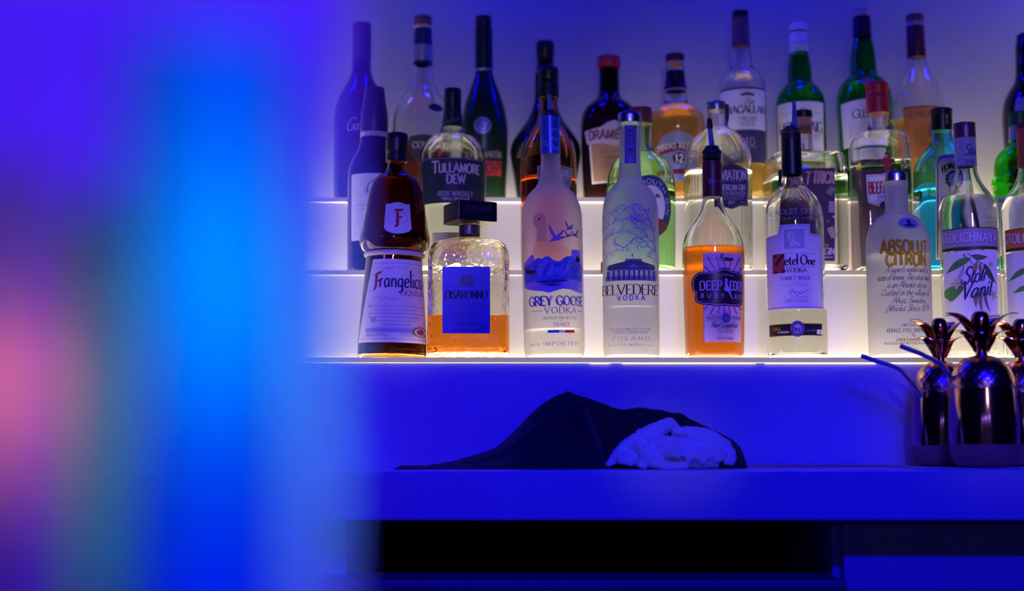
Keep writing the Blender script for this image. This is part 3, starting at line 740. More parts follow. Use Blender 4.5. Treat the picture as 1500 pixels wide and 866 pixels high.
# ================= lowest step =================
# hazelnut liqueur in the monk-robe bottle
b = Bottle('liqueur_bottle', 'brown robe-shaped liqueur bottle with cream skirt label and black cap', 'bottle', 574, 1,
    [(13, 236), (13, 246), (17, 254), (31, 262), (38, 276), (43, 300), (48, 332), (51.5, 351), (51.5, 360), (47, 369), (41, 373), (41, 377), (42.5, 400), (46, 440), (49.5, 490), (51, 515), (50, 523)], amber_dark, 268, glass('brown_liqueur', (.16, .06, .015), ior=1.34), tilt=.9)
b.cap('cap', [(14, 197), (16.5, 199.5), (16.5, 226), (15.5, 228), (16.5, 230), (15.5, 233), (16.5, 235), (15.5, 239)], black_cap)
b.cap('rope_band', [(40, 371.5), (44.5, 373), (45.2, 376), (44, 378.5), (40, 379.5)], mat('pale_cord', (.62, .55, .55), .7))
a = b.art(440); a.poly([(540, 380)] + [(540 + 80 * k / 12, 380) for k in range(1, 12)] + [(620, 380), (627, 503)] + [(627 - 101 * k / 14, 503) for k in range(1, 14)] + [(526, 503)], paper)
a.poly([(x, 385 + .0 * x) for x in range(544, 618, 6)] + [(617, 386), (544, 386)], paper_g) if False else None
a.line([(543, 386), (617, 386)], .6, grey_ink); a.line([(529, 498), (624, 498)], .6, brown_ink)
a.text('PRODUCT OF ITALY', 561, 596, 393.5, 396.5, grey_ink, .12, arch=2.5)
F_ = [(546, 401), (551, 399), (557, 397.5), (555, 402), (551, 402.5), (550, 403), (550, 411), (554, 410), (554, 413), (550, 414), (549.5, 421), (547, 425.5), (543, 427), (545.5, 422), (546, 404.5), (543.5, 406)]
a.poly(F_, red_ink)
a.text('rangelico', 553, 615, 396, 421.5, navy, .125, .35, track=.06)
a.text('LIQUEUR', 585, 616, 425.5, 433, red_ink, .17, .55, .09)
for k in range(7): a.line([(546 + k * 5, 441 - 3 * math.sin(k * 1.9)), (550 + k * 5, 436 - 2 * math.sin(k)), (556 + k * 5, 442 + math.sin(k * 2.2))], .5, grey_ink, smooth=True)
for y, x0, x1 in ((449.5, 545, 615), (455, 546, 608), (460.5, 539, 616), (466, 540, 612), (471.5, 551, 606), (477, 560, 598)): a.dashes(x0, x1, y, .9, grey_ink, 1)
a.text('A', 538, 543, 445, 452, red_ink, .16, .5, .1); a.text('W', 543, 551, 467, 473.5, red_ink, .18, .5, .1)
a.rect(537, 482.5, 602, 488, mat('lilac_ink', (.38, .33, .62), .6, vary=0)); a.ell(611, 486.5, 7.2, 7.5, brown_ink); a.ell(611, 486.5, 5.8, 6.1, paper); a.ell(611, 486.5, 4.2, 4.4, brown_ink)
a.text('20% alc./vol. (40 Proof)', 538, 566, 489.5, 494, grey_ink, .1); a.text('1.0 LITER', 585, 601, 489.5, 494, grey_ink, .1)
a.build('skirt_label', b.root, 'cream paper label wrapped round the skirt')
a = b.art(320); a.poly([(561, 299), (567, 299.5), (573, 297.5), (579, 297), (585, 297.5), (591, 299.5), (597, 299), (597.5, 335), (594, 340), (586, 343), (579, 344), (572, 343), (564, 340), (560.5, 335)], paper)
for cx_ in (571.5, 586.5): a.ell(cx_, 320, 6.5, 8, grey_ink); a.ell(cx_, 320, 5.9, 7.4, paper)
a.poly([(573, 308), (577, 306.5), (583, 307), (588, 305.5), (586, 310), (581, 310.5), (581, 318), (585, 317), (585, 320), (581, 321), (581, 331), (578, 334.5), (573.5, 334), (576.5, 330), (577, 311)], red_ink)
a.build('badge_label', b.root)

# square amaretto bottle
n = 7
b = Bottle('liqueur_bottle', 'square amber liqueur bottle with wide black block cap and blue label', 'bottle', 687, 1,
    [(15, 328), (15, 345), (17, 349, 2.2), (34, 353, 4, 30), (52, 360, n, 50), (58.5, 374, n, 55), (59.5, 400, n, 56), (59, 440, n, 56), (59.5, 480, n, 56), (60.5, 510, n, 57), (58, 523, n, 55)],
    hammered, 466, amber_liq, flat=True, wall=.004, base=.009, segs=96)
s_ = b.rad(30.5, 312); mb = MB(); z0, z1 = b.z(328), b.z(299); yw = math.radians(-23.5)
mb.box(-s_, s_, -s_, s_, z0, z1); cp = mb.build('cap', black_cap, b.root, smooth=False); bevel(cp, .0015); cp.rotation_euler = (0, 0, -yw)
cp.location = (b.rad(1, 312), 0, 0)
for rot, nm in ((0, 0), (1, 1)):
    sf = (lambda u, v, o: (u, -s_ - o, v)) if not rot else (lambda u, v, o: (-s_ - o, -u, v))
    q = Art(sf, lambda x, y: ((x - 100) * .00097, b.z(y)), 3e-4); q.px = .00097
    q.text('DISARONNO', 78, 122, 306, 316, mat('grey_emboss', (.12, .11, .12), .35, .5, vary=0), .1, .4, .05); o = q.build('embossed_name', cp)
b.band(331, 345, mat('brown_neck_foil', (.2, .13, .1), .35, .5), 'neck_foil')
a = b.art(440); amb_label = mat('blue_lit_label', (.05, .035, .44), .42, .2)  # blue of the bar light is put into the label's base colour
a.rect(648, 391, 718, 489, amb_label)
a.text('DISARONNO', 652, 714, 426, 438, ink, .17, .6, .07, track=.06)
bee = mat('deep_blue_emblem', (.03, .03, .10), .4, .4, vary=0)
a.ell(683.5, 412, 4.5, 9, bee); a.ell(677, 413, 4, 7.5, bee); a.ell(690, 413, 4, 7.5, bee); a.ell(679, 405, 1.5, 4, bee); a.ell(688, 405, 1.5, 4, bee)
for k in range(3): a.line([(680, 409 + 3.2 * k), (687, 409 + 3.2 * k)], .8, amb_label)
a.text('ORIGINALE', 662, 704, 442, 446, bee, .14, .5, .06, track=.6); a.text('SINCE 1525', 672, 695, 448, 451, bee, .14)
a.text('THE WORLDS FAVOURITE', 664, 702, 458.5, 461, bee, .13); a.text('ITALIAN LIQUEUR', 672, 696, 463, 465.5, bee, .13)
a.dashes(666, 702, 473, 1.2, bee, 3); a.dashes(668, 700, 477, 1.2, bee, 4); a.dashes(665, 704, 484, 1.5, bee, 6)
a.line([(709, 396), (713, 404), (713, 413), (709, 421), (704, 413), (704, 404), (709, 396)], .5, bee, smooth=True)
a.line([(700, 472), (706, 477), (712, 483), (708, 480), (702, 477)], .9, bee); a.build('label', b.root, 'square deep blue label')

# frosted bottle with the painted bird
b = Bottle('vodka_bottle', 'frosted vodka bottle painted with a bird above blue mountains, dark pourer', 'bottle', 812.5, 1,
    [(14, 172), (14, 200), (14, 228), (15, 250), (16.5, 263), (22, 275), (33, 285), (40, 297), (44, 313), (44.7, 335), (44.7, 420), (44.7, 505), (43.5, 520), (41, 523)], frost, 485, water, tilt=-1.0)
b.band(173, 228, mat('blue_printed_foil', (.03, .07, .62), .3, .25), 'neck_foil', .0006)
b.spout((0 + 812.5, 172), (811, 126), .0042, .0026, blue_plastic, [(8, 163), (9, 168), (15, 169.5), (15, 172.5), (13, 174)], black_rubber, black_rubber, .3)
a = b.art(215, 9e-4); 
for k, (x, y) in enumerate(((797, 205), (803, 208), (806, 212), (813, 203), (818, 204), (817, 218), (814, 215), (821, 217), (797, 190), (812, 190), (818, 190))): a.line([(x - 2, y), (x, y + 2.5), (x + 2, y - 1), (x + 3, y + 2)], .7, mat('light_blue_ink', (.25, .42, .85), .5, vary=0))
a.build('foil_print', b.root)
a = b.art(400)
peach = mat('peach_translucent_ink', (1.0, .72, .50), .55, trans=.85, ior=1.1); dusk = mat('grey_translucent_ink', (.62, .54, .58), .5, trans=.8, ior=1.1)
a.poly([(785, 318), (788, 313.5), (793, 312), (798, 313), (802, 318), (803.5, 326), (803, 340), (803, 350), (806, 355), (788.5, 354), (790, 344), (790, 334), (786, 329), (784.5, 323)], dusk)
a.poly([(788.5, 353), (806, 354), (812, 358), (826, 361), (836, 366), (844, 377), (846, 386), (838, 392), (820, 394), (800, 390), (788, 384), (784, 372), (785, 362)], peach)
a.ell(793.5, 321.2, 1.7, 1.7, ink); a.line([(784.5, 322), (788, 323.5), (787.3, 329.5)], .6, grey_ink)
lav = mat('lavender_ink', (.48, .34, .78), .6, vary=.2); mtn = mat('mountain_blue_ink', (.14, .18, .66), .6, vary=.35); mt2 = mat('pale_mountain_ink', (.30, .34, .80), .6, vary=.3); deep = mat('deep_water_ink', (.05, .03, .30), .6, vary=.2)
a.poly([(771, 384), (776, 378), (782, 372), (784, 372), (786, 380), (790, 378), (796, 379), (812, 384), (828, 383), (840, 374), (840, 366), (853, 366), (856, 390), (856, 430), (846, 428), (836, 425), (826, 424), (816, 427), (806, 430), (796, 427), (786, 426), (776, 423), (771, 420)], lav)
a.poly([(771, 388), (782, 385), (789, 380), (791, 378), (795, 381), (801, 377), (806, 376), (814, 383), (822, 384), (828, 379), (834, 376), (841, 377), (850, 384), (855, 388), (855, 409), (771, 409)], mtn)
a.poly([(800, 406), (807, 396), (812, 386), (816, 392), (822, 397), (814, 404)], mt2); a.poly([(822, 407), (830, 392), (836, 382), (840, 380), (837, 392), (831, 404)], mt2); a.poly([(786, 398), (795, 386), (802, 379), (806, 384), (800, 395), (793, 403)], mt2)
for k in range(11):
    x = 777 + k * 7.3; a.line([(x, 405), (x + 4 - k % 3, 395 - (k * 5) % 9), (x + 8, 387 + (k * 7) % 8)], .8, deep if k % 2 else lav)
a.poly([(773, 390), (778, 394), (786, 396), (792, 399), (780, 401), (774, 399)], ink, .004); a.ell(849, 380, 3, 4.5, ink)
a.poly([(783, 411), (800, 408), (826, 409), (836, 412), (822, 415), (800, 416), (790, 414)], deep); a.poly([(772, 408), (800, 407), (855, 408), (854, 413), (836, 410), (800, 411), (773, 414)], mtn); a.poly([(796, 418), (812, 416), (826, 418), (812, 421)], deep)
def bird(x, y, s, flip=1):
    pts = [(-9, -15), (-6, -13), (-2, -4), (1, 1), (6, -2), (11, -7), (14, -8), (9, -1), (6, 3), (12, 1.5), (15, 2), (10, 4.5), (4, 7), (-3, 8), (-8, 9), (-4, 5), (-2, 3), (-6, -4)]
    q = [(x + p[0] * s * flip, y + p[1] * s) for p in pts]; a.poly(q, violet_ink); a.line(q + [q[0]], .6, navy)
bird(816, 346, 1.0); bird(836, 333, .52); bird(834, 345, .40); bird(846, 343, .46, -1)
for yy, m_ in ((1.0, mat('dusty_rose_ink', (.55, .33, .42), .6, vary=0)), (0, mat('royal_blue_ink', (.06, .05, .45), .5, vary=0))):
    a.text('GREY GOOSE', 777.5 + yy, 854.5 + yy, 434.5 + yy, 448 + yy, m_, .135, .4, .05, track=.07)
vi2 = mat('violet_navy_ink', (.12, .05, .36), .5, vary=0); rose = mat('rose_brown_ink', (.36, .17, .22), .6, vary=0)
a.text('VODKA', 799, 845, 451, 460, vi2, .15, .55, .08, track=.2); a.line([(780, 456.5), (797, 456)], .9, grey_ink); a.line([(847, 456), (854.5, 456.5)], .9, grey_ink)
a.text('DISTILLED AND BOTTLED', 797, 846, 465, 468.7, rose, .14, .4, .05); a.text('IN', 822, 825, 470.5, 472, rose, .14); a.text('FRANCE', 812, 835.5, 474, 479.5, rose, .14, .5, .06)
a.rect(803, 484.5, 820, 488.8, mat('flag_blue_ink', (.04, .12, .62), .5, vary=0)); a.rect(820, 484.5, 828, 488.8, white_ink); a.rect(828, 484.5, 842, 488.8, mat('flag_red_ink', (.62, .02, .06), .5, vary=0))
a.text('IMPORTED', 797, 847, 502, 507.3, vi2, .16, .5, .08, track=.32); a.text('40% ALC./VOL.', 778, 792, 503, 507, rose, .1)
a.build('printed_design', b.root, 'design printed on the frosted glass')

# tall frosted bottle with the bare branches and the palace
b = Bottle('vodka_bottle', 'frosted vodka bottle printed with bare branches over a columned palace', 'bottle', 925, 1,
    [(17, 181), (17, 189), (15.5, 191), (15.2, 215), (16, 258), (18.5, 266), (26, 274), (34, 283), (39, 296), (41, 312), (41.3, 330), (41.3, 420), (41.3, 508), (41, 518), (39.5, 523)], frost_w, 452, water)
b.cap('cap', [(16.5, 167), (17.3, 168), (17.3, 181)], silver)
stick = mat('violet_blue_sticker', (.12, .12, .60), .5)
a = b.art(215, 5e-4); a.rect(915.5, 184, 932, 240, stick); a.line([(917, 186), (930.5, 186), (930.5, 238), (917, 238), (917, 186)], .5, navy)
u0, v0 = a.UV(927, 226); 
def vert(t, u0, v0, u1, H, m, wt):   # lettering that reads upward
    W = sum(GL[c][0] + .1 for c in t); x = 0; L = (u1)
    for c in t:
        for p, sm in GL[c][1]: a.ribbon([(u0 - (y) * H, v0 + (x + q) / W * L) for q, y in p], wt * H, m, 0, False)
        x += GL[c][0] + .1
a.k += 1; vert('BELVEDERE', u0, v0, .039, .0072, navy, .16); a.dashes(919, 929, 229, .8, navy); a.dashes(919, 929, 232, .8, navy); a.ell(923.5, 220, 2, 2, navy)
a.text('BEL', 908, 913.5, 184.5, 187.5, ink, .2); a.text('ERE', 934, 941, 184.5, 187.5, ink, .2); a.build('neck_sticker', b.root, 'blue strip sticker on the neck')
a = b.art(400); rnd = random.Random(11)
br = mat('blue_violet_branch_ink', (.20, .16, .72), .5, vary=0); br2 = mat('pale_branch_ink', (.45, .40, .72), .5, vary=0)
def branch(pts, wd, m, depth=0):
    a.line(pts, wd, m, smooth=True)
    if depth > 2: return
    P_ = catmull([tuple(map(float, p)) for p in pts], 3)
    for i in range(2, len(P_) - 1, 2 if depth else 2):
        d = Vector((P_[i][0] - P_[i - 1][0], P_[i][1] - P_[i - 1][1]))
        if d.length < .3: continue
        d.normalize(); sd = 1 if rnd.random() < .5 else -1
        ang = sd * rnd.uniform(.45, .95); L = rnd.uniform(5, 12) * (.75 ** depth)
        e = Vector((d.x * math.cos(ang) - d.y * math.sin(ang), d.x * math.sin(ang) + d.y * math.cos(ang)))
        q = [P_[i], (P_[i][0] + e.x * L * .5, P_[i][1] + e.y * L * .5 - .6), (P_[i][0] + e.x * L, P_[i][1] + e.y * L * .9 - 1.5)]
        if 887 < q[-1][0] < 963 and 297 < q[-1][1] < 378: branch(q, wd * .68, m, depth + 1 if depth else 2)
branch([(963, 378), (961, 358), (958, 338), (955, 325), (950, 315), (944, 306), (936, 300), (930, 299)], 1.3, br)
branch([(961, 364), (955, 353), (947, 345), (940, 338), (932, 330), (924, 324)], 1.2, br)
branch([(948, 346), (938, 350), (930, 349), (921, 358), (914, 363), (906, 358), (899, 354)], 1.1, br)
branch([(958, 338), (950, 332), (942, 325), (934, 323), (924, 322)], 1.0, br); branch([(955, 326), (950, 322), (944, 323), (936, 322), (928, 320)], .9, br)
branch([(956, 352), (946, 354), (938, 356), (932, 362)], .9, br); branch([(962, 366), (954, 368), (948, 372), (946, 374)], .9, br); branch([(962, 372), (956, 364), (948, 362), (940, 362)], .8, br)
branch([(888, 350), (896, 346), (904, 341), (914, 338), (924, 340)], .9, br); branch([(889, 335), (899, 327), (908, 323), (918, 320), (926, 322)], .9, br); branch([(900, 330), (907, 320), (913, 311), (920, 303)], .8, br)
branch([(889, 372), (900, 369), (910, 364)], .8, br2); branch([(890, 330), (896, 318), (902, 308), (908, 302)], .7, br2); branch([(944, 308), (938, 318), (930, 312), (922, 303)], .8, br); branch([(953, 320), (954, 310), (957, 304)], .7, br); branch([(890, 318), (896, 312), (906, 308), (914, 306)], .6, br2)
branch([(889, 360), (894, 345), (898, 335)], .6, br2); branch([(889, 392), (893, 380), (897, 372)], .6, br2); branch([(962, 398), (960, 388), (955, 380), (948, 376)], .7, br2)
hz = mat('grey_green_palace_ink', (.17, .19, .15), .6, vary=.15); hz2 = mat('pale_palace_ink', (.45, .46, .44), .6, vary=.1)
a.rect(893, 405, 957, 412, hz2); a.poly([(896, 389), (917, 384), (917, 380.5), (938, 380.5), (938, 384), (955, 389), (956, 395), (951, 397), (900, 397), (895, 395)], hz)
a.rect(918, 381.5, 937, 382.5, hz2); a.poly([(919, 393), (927, 388), (935, 393)], hz2); a.line([(926.5, 380), (926.5, 373)], .7, hz); a.rect(925, 374, 927, 376.5, hz); a.line([(897, 391), (955, 391)], .6, hz2); a.line([(900, 396), (952, 396)], 1.5, hz2)
for k in range(10): a.rect(895 + k * 6.3, 397, 898.4 + k * 6.3, 411.5 - .06 * (k - 4.5) ** 2, mat('dusk_violet_ink', (.20, .15, .24), .6, vary=.1)); a.rect(899 + k * 6.3, 397, 900.6 + k * 6.3, 411, hz2)
bk = mat('black_violet_ink', (.05, .02, .06), .5, vary=0)
a.text('BELVEDERE', 890, 959.5, 418, 432.5, bk, .14, .6, .08, track=.05); a.text('VODKA', 907.5, 942, 433.8, 440.8, violet_ink, .2, track=.5)
a.text('DISTILLED AND BOTTLED BY', 899, 950, 481.5, 485, rose, .11, .3, .04); a.text('POLMOS ZYRARDOW IN', 903, 946, 486, 489.5, rose, .11, .3, .04); a.text('POLAND', 902, 948, 494, 499.5, rose, .13, .5, .07, track=.42); a.text('40% ALC./VOL. (80 PROOF) 1 Liter', 897, 953, 504.5, 508, grey_ink, .1)
a.rect(888.4, 382, 890.4, 398, mat('orange_ink', (.9, .35, .04), .5, vary=0)); a.build('printed_design', b.root, 'design printed on the frosted glass')

# orange grapefruit vodka
b = Bottle('vodka_bottle', 'clear vodka bottle of bright orange spirit with dark scalloped plaque label', 'bottle', 1047, 1,
    [(13.5, 232), (13.5, 285), (15, 297), (19, 312), (28, 326), (38, 339), (44, 353), (45.3, 366), (45.2, 400), (44.2, 460), (43.3, 505), (42.5, 518), (41, 523)], clear, 364.5, grape)
b.cap('neck_sleeve', [(14.3, 238), (14.6, 241), (14.6, 288), (14.2, 290)], maroon, it=0)
b.spout((1043, 218), (1039, 176), .0042, .003, blue_plastic, [(10, 215), (11, 220), (14.5, 222), (14.5, 226), (12.5, 228), (14, 230), (14, 232), (12.5, 234), (13.5, 238)], black_rubber, black_rubber, .32)
a = b.art(265, 12e-4); a.ell(1042, 266, 4.2, 4.2, violet_ink); a.ell(1042, 266, 3.4, 3.4, maroon); a.ell(1042, 266, 1.4, 1.4, violet_ink); a.text('TEXAS', 1048, 1059, 264.5, 267.5, violet_ink, .2, track=.5); a.build('sleeve_print', b.root)
a = b.art(440); pink = mat('mauve_paper', (.62, .40, .60), .6); rose2 = mat('crimson_ink', (.40, .04, .14), .5, vary=0)
a.rect(1031, 371, 1089, 501, pink); a.line([(1031.6, 371), (1031.6, 501)], 1.2, blue_ink)
for k in range(26):
    t = 2 * PI * (k + .5) / 26; c, s__ = math.cos(t), math.sin(t)
    r1 = min(28 / abs(c) if abs(c) > .01 else 99, (46 if s__ > 0 else 38) / abs(s__) if abs(s__) > .01 else 99); r0 = r1 * .45
    if abs(s__) > .35: a.poly([(1061 + c * r0 - s__ * .5, 422 - s__ * r0 - c * .5), (1061 + c * r1 - s__ * 1.1, 422 - s__ * r1 - c * 1.1), (1061 + c * r1 + s__ * 1.1, 422 - s__ * r1 + c * 1.1), (1061 + c * r0 + s__ * .5, 422 - s__ * r0 + c * .5)], rose2)
a.line([(1033, 380), (1088, 380)], .6, rose2); a.rect(1051, 375, 1075, 384, pink); a.text('Premium', 1053, 1073, 372.5, 383, ink, .12, slant=.3)
pl = [(1019, 403), (1026, 398), (1036, 399), (1044, 398), (1052, 396), (1056, 393.5), (1062, 392.5), (1068, 394), (1073, 397), (1082, 398), (1089, 400), (1091, 406), (1091, 440), (1089, 446), (1082, 449), (1070, 449), (1062, 448), (1052, 449.5), (1040, 447), (1028, 446), (1021, 442), (1019.5, 434), (1021, 429), (1017, 424), (1015.8, 414), (1017, 407)]
a.poly(pl, mat('black_plum_plaque', (.02, .006, .025), .35)); ins = [(1055 + (x - 1055) * .945, 421.5 + (y - 421.5) * .92) for x, y in pl]; a.line(ins + [ins[0]], 1.0, mat('periwinkle_ink', (.30, .28, .72), .5, vary=0))
pw = MATS['periwinkle_ink']
a.text('DEEP', 1026.5, 1057, 412, 425, pw, .16, .3, .1, track=.16); a.text('EDDY', 1069, 1090, 412, 425, pw, .16, .3, .1, track=.16); a.text('RUBY', 1028, 1061, 430.5, 437, pw, .17, track=.75); a.text('RED', 1077, 1090, 431.5, 438, pw, .17, track=.7)
a.poly([(1062, 409), (1064, 408), (1066, 411), (1064.5, 414), (1067, 420), (1069, 424), (1072, 434), (1076, 440), (1071, 436), (1067, 428), (1063, 427), (1060, 425), (1062, 419), (1061.5, 414)], pw); a.text('TEXAS ORIGINAL', 1049, 1076, 403.5, 406, pw, .12, arch=1.5); a.dashes(1027, 1056, 428, .5, rose2, 2); a.dashes(1027, 1050, 441, .8, rose2, 2); a.dashes(1072, 1088, 443, .8, rose2, 2)
a.text('AUSTIN', 1035, 1056, 464, 468.5, maroon_ink, .17, track=.3); a.text('TEXAS', 1072, 1087, 464, 468.5, maroon_ink, .17, track=.3); a.line([(1034, 461.5), (1056, 461.5)], .5, grey_ink); a.line([(1034, 470.5), (1056, 470.5)], .5, grey_ink); a.line([(1072, 470.5), (1088, 470.5)], .5, grey_ink)
a.ell(1064, 466, 7, 7.2, navy); a.ell(1064, 466, 6, 6.2, violet_ink); a.ell(1064, 466, 5.2, 5.4, navy)
for k in range(8): a.line([(1064, 466), (1064 + 5 * math.cos(k * PI / 4), 466 + 5 * math.sin(k * PI / 4))], .6, violet_ink)
a.text('Real Grapefruit', 1042, 1081, 472, 480, navy, .13, slant=.35, track=.02); a.text('HANDCRAFTED IN', 1050, 1076, 482, 484.3, maroon_ink, .14); a.text('SMALL BATCHES', 1052, 1075, 485.5, 488, maroon_ink, .14); a.text('35% ALC./VOL. (70 PROOF) 1L', 1051, 1076, 495, 498, rose2, .13)
a.build('label', b.root, 'mauve label with dark scalloped plaque')

# clear bottle with the stepped violet-white label
b = Bottle('vodka_bottle', 'clear vodka bottle with stepped white label and blue-spouted dark capped neck', 'bottle', 1168.5, 1,
    [(13.5, 198), (14, 256), (15, 262), (16.5, 272), (24, 279), (33, 289), (39.5, 302), (42, 315), (43, 323), (43.2, 330), (43.2, 400), (43.2, 453), (44, 460), (44, 500), (43.8, 514), (42, 523)], clear, 456, water, tilt=-.6)
b.band(206, 258, black_cap, 'neck_sleeve', .0008)
b.spout((1168, 194), (1167, 148), .0046, .0024, blue_plastic, [(7, 186), (9, 189), (15.5, 192), (15.5, 195), (13.5, 196.5), (14.5, 206)], black_rubber)
a = b.art(290, 3e-4); em = mat('raised_glass_letters', (.75, .75, .8), .25, trans=.5, ior=1.2)
a.text('THE NOLET DISTILLERY', 1130, 1210, 310.5, 317.5, em, .12, .3, .04, arch=3); a.text('SCHIEDAM HOLLAND', 1134, 1206, 321.5, 325.5, em, .1, arch=2)
for k in range(22):
    t = k * 2.4; r = 2.4 * k ** .5; a.ell(1166 + r * math.cos(t), 288 + r * .9 * math.sin(t), 1.1, 1.1, em, 8)
a.build('raised_lettering', b.root)
a = b.art(400); vp = mat('lilac_white_paper', (.70, .68, .80), .6)
a.poly([(1126.3, 346), (1134, 343.5), (1144, 342.5), (1145, 329), (1188.5, 329), (1189.5, 342.5), (1200, 343.5), (1211, 346), (1211, 453)] + [(1211 - 84.7 * k / 12, 453) for k in range(1, 12)] + [(1126.3, 453)], vp)
a.line([(1128, 348), (1136, 345.5), (1146, 344.5), (1147, 331), (1186.5, 331), (1187.5, 344.5), (1200, 345.5), (1209, 348)], .5, navy); a.line([(1127, 450.5), (1210, 450.5)], .7, navy)
a.rect(1152, 337, 1179.5, 364.5, mat('grey_blue_ink', (.22, .24, .38), .6, vary=.1)); a.rect(1153, 338, 1178.5, 363.5, mat('pale_engraving_ink', (.42, .43, .58), .6, vary=.2))
a.poly([(1156, 340), (1162, 339), (1166, 343), (1165, 350), (1169, 357), (1174, 358), (1174, 362), (1160, 362), (1158, 354), (1155, 357), (1157, 350)], mat('engraving_light_ink', (.62, .62, .74), .6, vary=.1)); a.line([(1154, 361), (1159, 352), (1163, 343)], .8, navy); a.line([(1160, 352), (1166, 361), (1176, 361)], .6, navy)
a.rect(1137.3, 371.5, 1152, 400, red_ink); a.rect(1138.3, 372.5, 1151, 399, mat('brick_red_ink', (.40, .05, .06), .55, vary=.15))
a.text('K', 1139.5, 1151.5, 374.5, 397.5, ink, .26, .4, .12)
a.text('etel', 1152, 1171, 373, 388.5, ink, .17, .45, track=.03); a.text('One', 1174, 1196.5, 374.5, 388.5, ink, .19, .5, track=.03); a.line([(1153, 372), (1196, 372)], .5, navy); a.line([(1153, 391), (1196, 391)], .5, navy)
a.text('VODKA', 1154.5, 1182.5, 393.2, 399.7, ink, .19, .45, .09, track=.12); a.text('FAMILY MADE', 1147, 1189, 405, 410.8, navy, .15, .5, .08); a.text('AT THE', 1160, 1174, 413, 415.5, grey_ink, .12); a.text('NOLET DISTILLERY', 1150, 1186, 416.5, 419.7, grey_ink, .12)
a.line([(1157, 426), (1160, 432), (1162, 424), (1166, 431), (1168, 428), (1171, 430), (1174, 427), (1177, 430), (1186, 425)], .7, navy); a.line([(1155, 441), (1164, 436), (1176, 430), (1186, 425.5)], .6, navy); a.dashes(1169, 1184, 436, 1.2, grey_ink, 2); a.line([(1150, 439.5), (1190, 439.5)], .4, grey_ink); a.dashes(1152, 1186, 442.5, 1.2, grey_ink, 2)
for k in range(24):
    a.dashes(1127.5, 1132.5, 360 + k * 3.4, .8, grey_ink, k); a.dashes(1204, 1209.5, 360 + k * 3.4, .8, grey_ink, k)
a.build('label', b.root, 'white paper label with a raised square tab')
a = b.art(483); a.rect(1133.5, 474.5, 1207, 492.5, mat('black_gold_edged_label', (.015, .012, .02), .35)); a.line([(1133.5, 475), (1207, 475)], .8, gold_ink); a.line([(1133.5, 492), (1207, 492)], .8, gold_ink); a.text('Holland', 1138, 1146, 478.5, 484, gold_ink, .14)
a.ell(1169, 482.3, 10.5, 11.8, navy); a.ell(1169, 482.3, 9.3, 10.5, grey_ink); a.ell(1169, 482.3, 8.5, 9.7, navy); a.ell(1169, 482.3, 6.6, 7.6, violet_ink); a.ell(1171, 484, 2.2, 3.5, brown_ink); a.ell(1166, 482, 1.8, 3.2, navy); a.line([(1165, 478), (1168, 481), (1170, 477), (1173, 480)], .8, white_ink)
a.text('in Schiedam', 1143, 1157, 484.5, 488, white_ink, .12, slant=.3); a.text('since 1691', 1182, 1195, 483, 486.5, violet_ink, .12, slant=.3); a.text('80/20', 1198, 1206.5, 484, 490, white_ink, .18); a.build('lower_band', b.root, 'dark band label with a round seal')

# frosted lemon vodka with gold lettering
b = Bottle('vodka_bottle', 'frosted squat-shouldered vodka bottle with gold capitals and handwritten text', 'bottle', 1320, 1,
    [(17.3, 268), (17.3, 274), (16.2, 278), (16.2, 300), (17.2, 311), (19, 315), (28, 318.5), (38, 329), (44, 343), (46, 358), (46.2, 375), (46.2, 440), (46.2, 500), (46, 518), (44.5, 523)], frost_w, 374, water, tilt=-.2)
b.cap('cap', [(16.3, 254), (17, 255), (17, 267.5)], silver)
a = b.art(328); med = mat('pewter_medallion', (.55, .55, .60), .5, .2); a.ell(1331, 327.5, 14.5, 9.2, med); a.ell(1331, 327.5, 12, 7.4, mat('blue_grey_medallion', (.34, .36, .50), .5)); a.ell(1331, 325.5, 3.2, 3.2, navy); a.poly([(1323, 333), (1327, 328.5), (1335, 328.5), (1339, 333)], navy); a.build('medallion', b.root)
a = b.art(430); dk = mat('grey_violet_script_ink', (.10, .07, .13), .5, vary=0)
a.text('ABSOLUT', 1294.5, 1362.5, 352.5, 371, gold_ink, .25, .12, track=.14); a.text('CITRON', 1301, 1359.5, 371.8, 389, gold_ink, .27, .12, track=.14)
for t, x0, x1, y in (('A superb vodka with a', 1300, 1362, 399), ('taste of lemon. This citrus twist', 1291, 1366, 410.5), ('is an Absolut classic.', 1302, 1361, 421.5), ('Crafted in the village of', 1295, 1365, 433), ('Ahus, Sweden.', 1308, 1358, 444.5), ('Absolut Since 1879', 1301, 1364, 456)):
    a.text(t, x0, x1, y - 9.5, y, dk, .10, .35, slant=.42, track=.0)
a.line([(1291, 407), (1296, 405.5), (1302, 406)], .6, dk); a.line([(1299, 458), (1304, 456), (1310, 450), (1316, 447)], .6, dk, smooth=True); a.line([(1330, 459), (1334, 452), (1338, 448)], .6, dk, smooth=True); a.line([(1352, 444), (1358, 443), (1362, 445)], .6, dk, smooth=True)
a.text('IMPORTED', 1322, 1352, 474.5, 479, dk, .14, track=.5); a.text('40%ALC./VOL.(80PROOF)', 1302, 1364, 481.5, 487, dk, .13, track=.25); a.text('1L', 1336, 1341.5, 488.5, 493.2, dk, .16, track=.3); a.text('LEMON FLAVORED VODKA', 1314, 1362, 496.5, 500, dk, .16, track=.25); a.text('PRODUCED AND BOTTLED IN SWEDEN', 1299, 1364, 502, 504.8, dk, .16, track=.3)
a.build('printed_design', b.root, 'gold and grey lettering printed on the frosted glass')

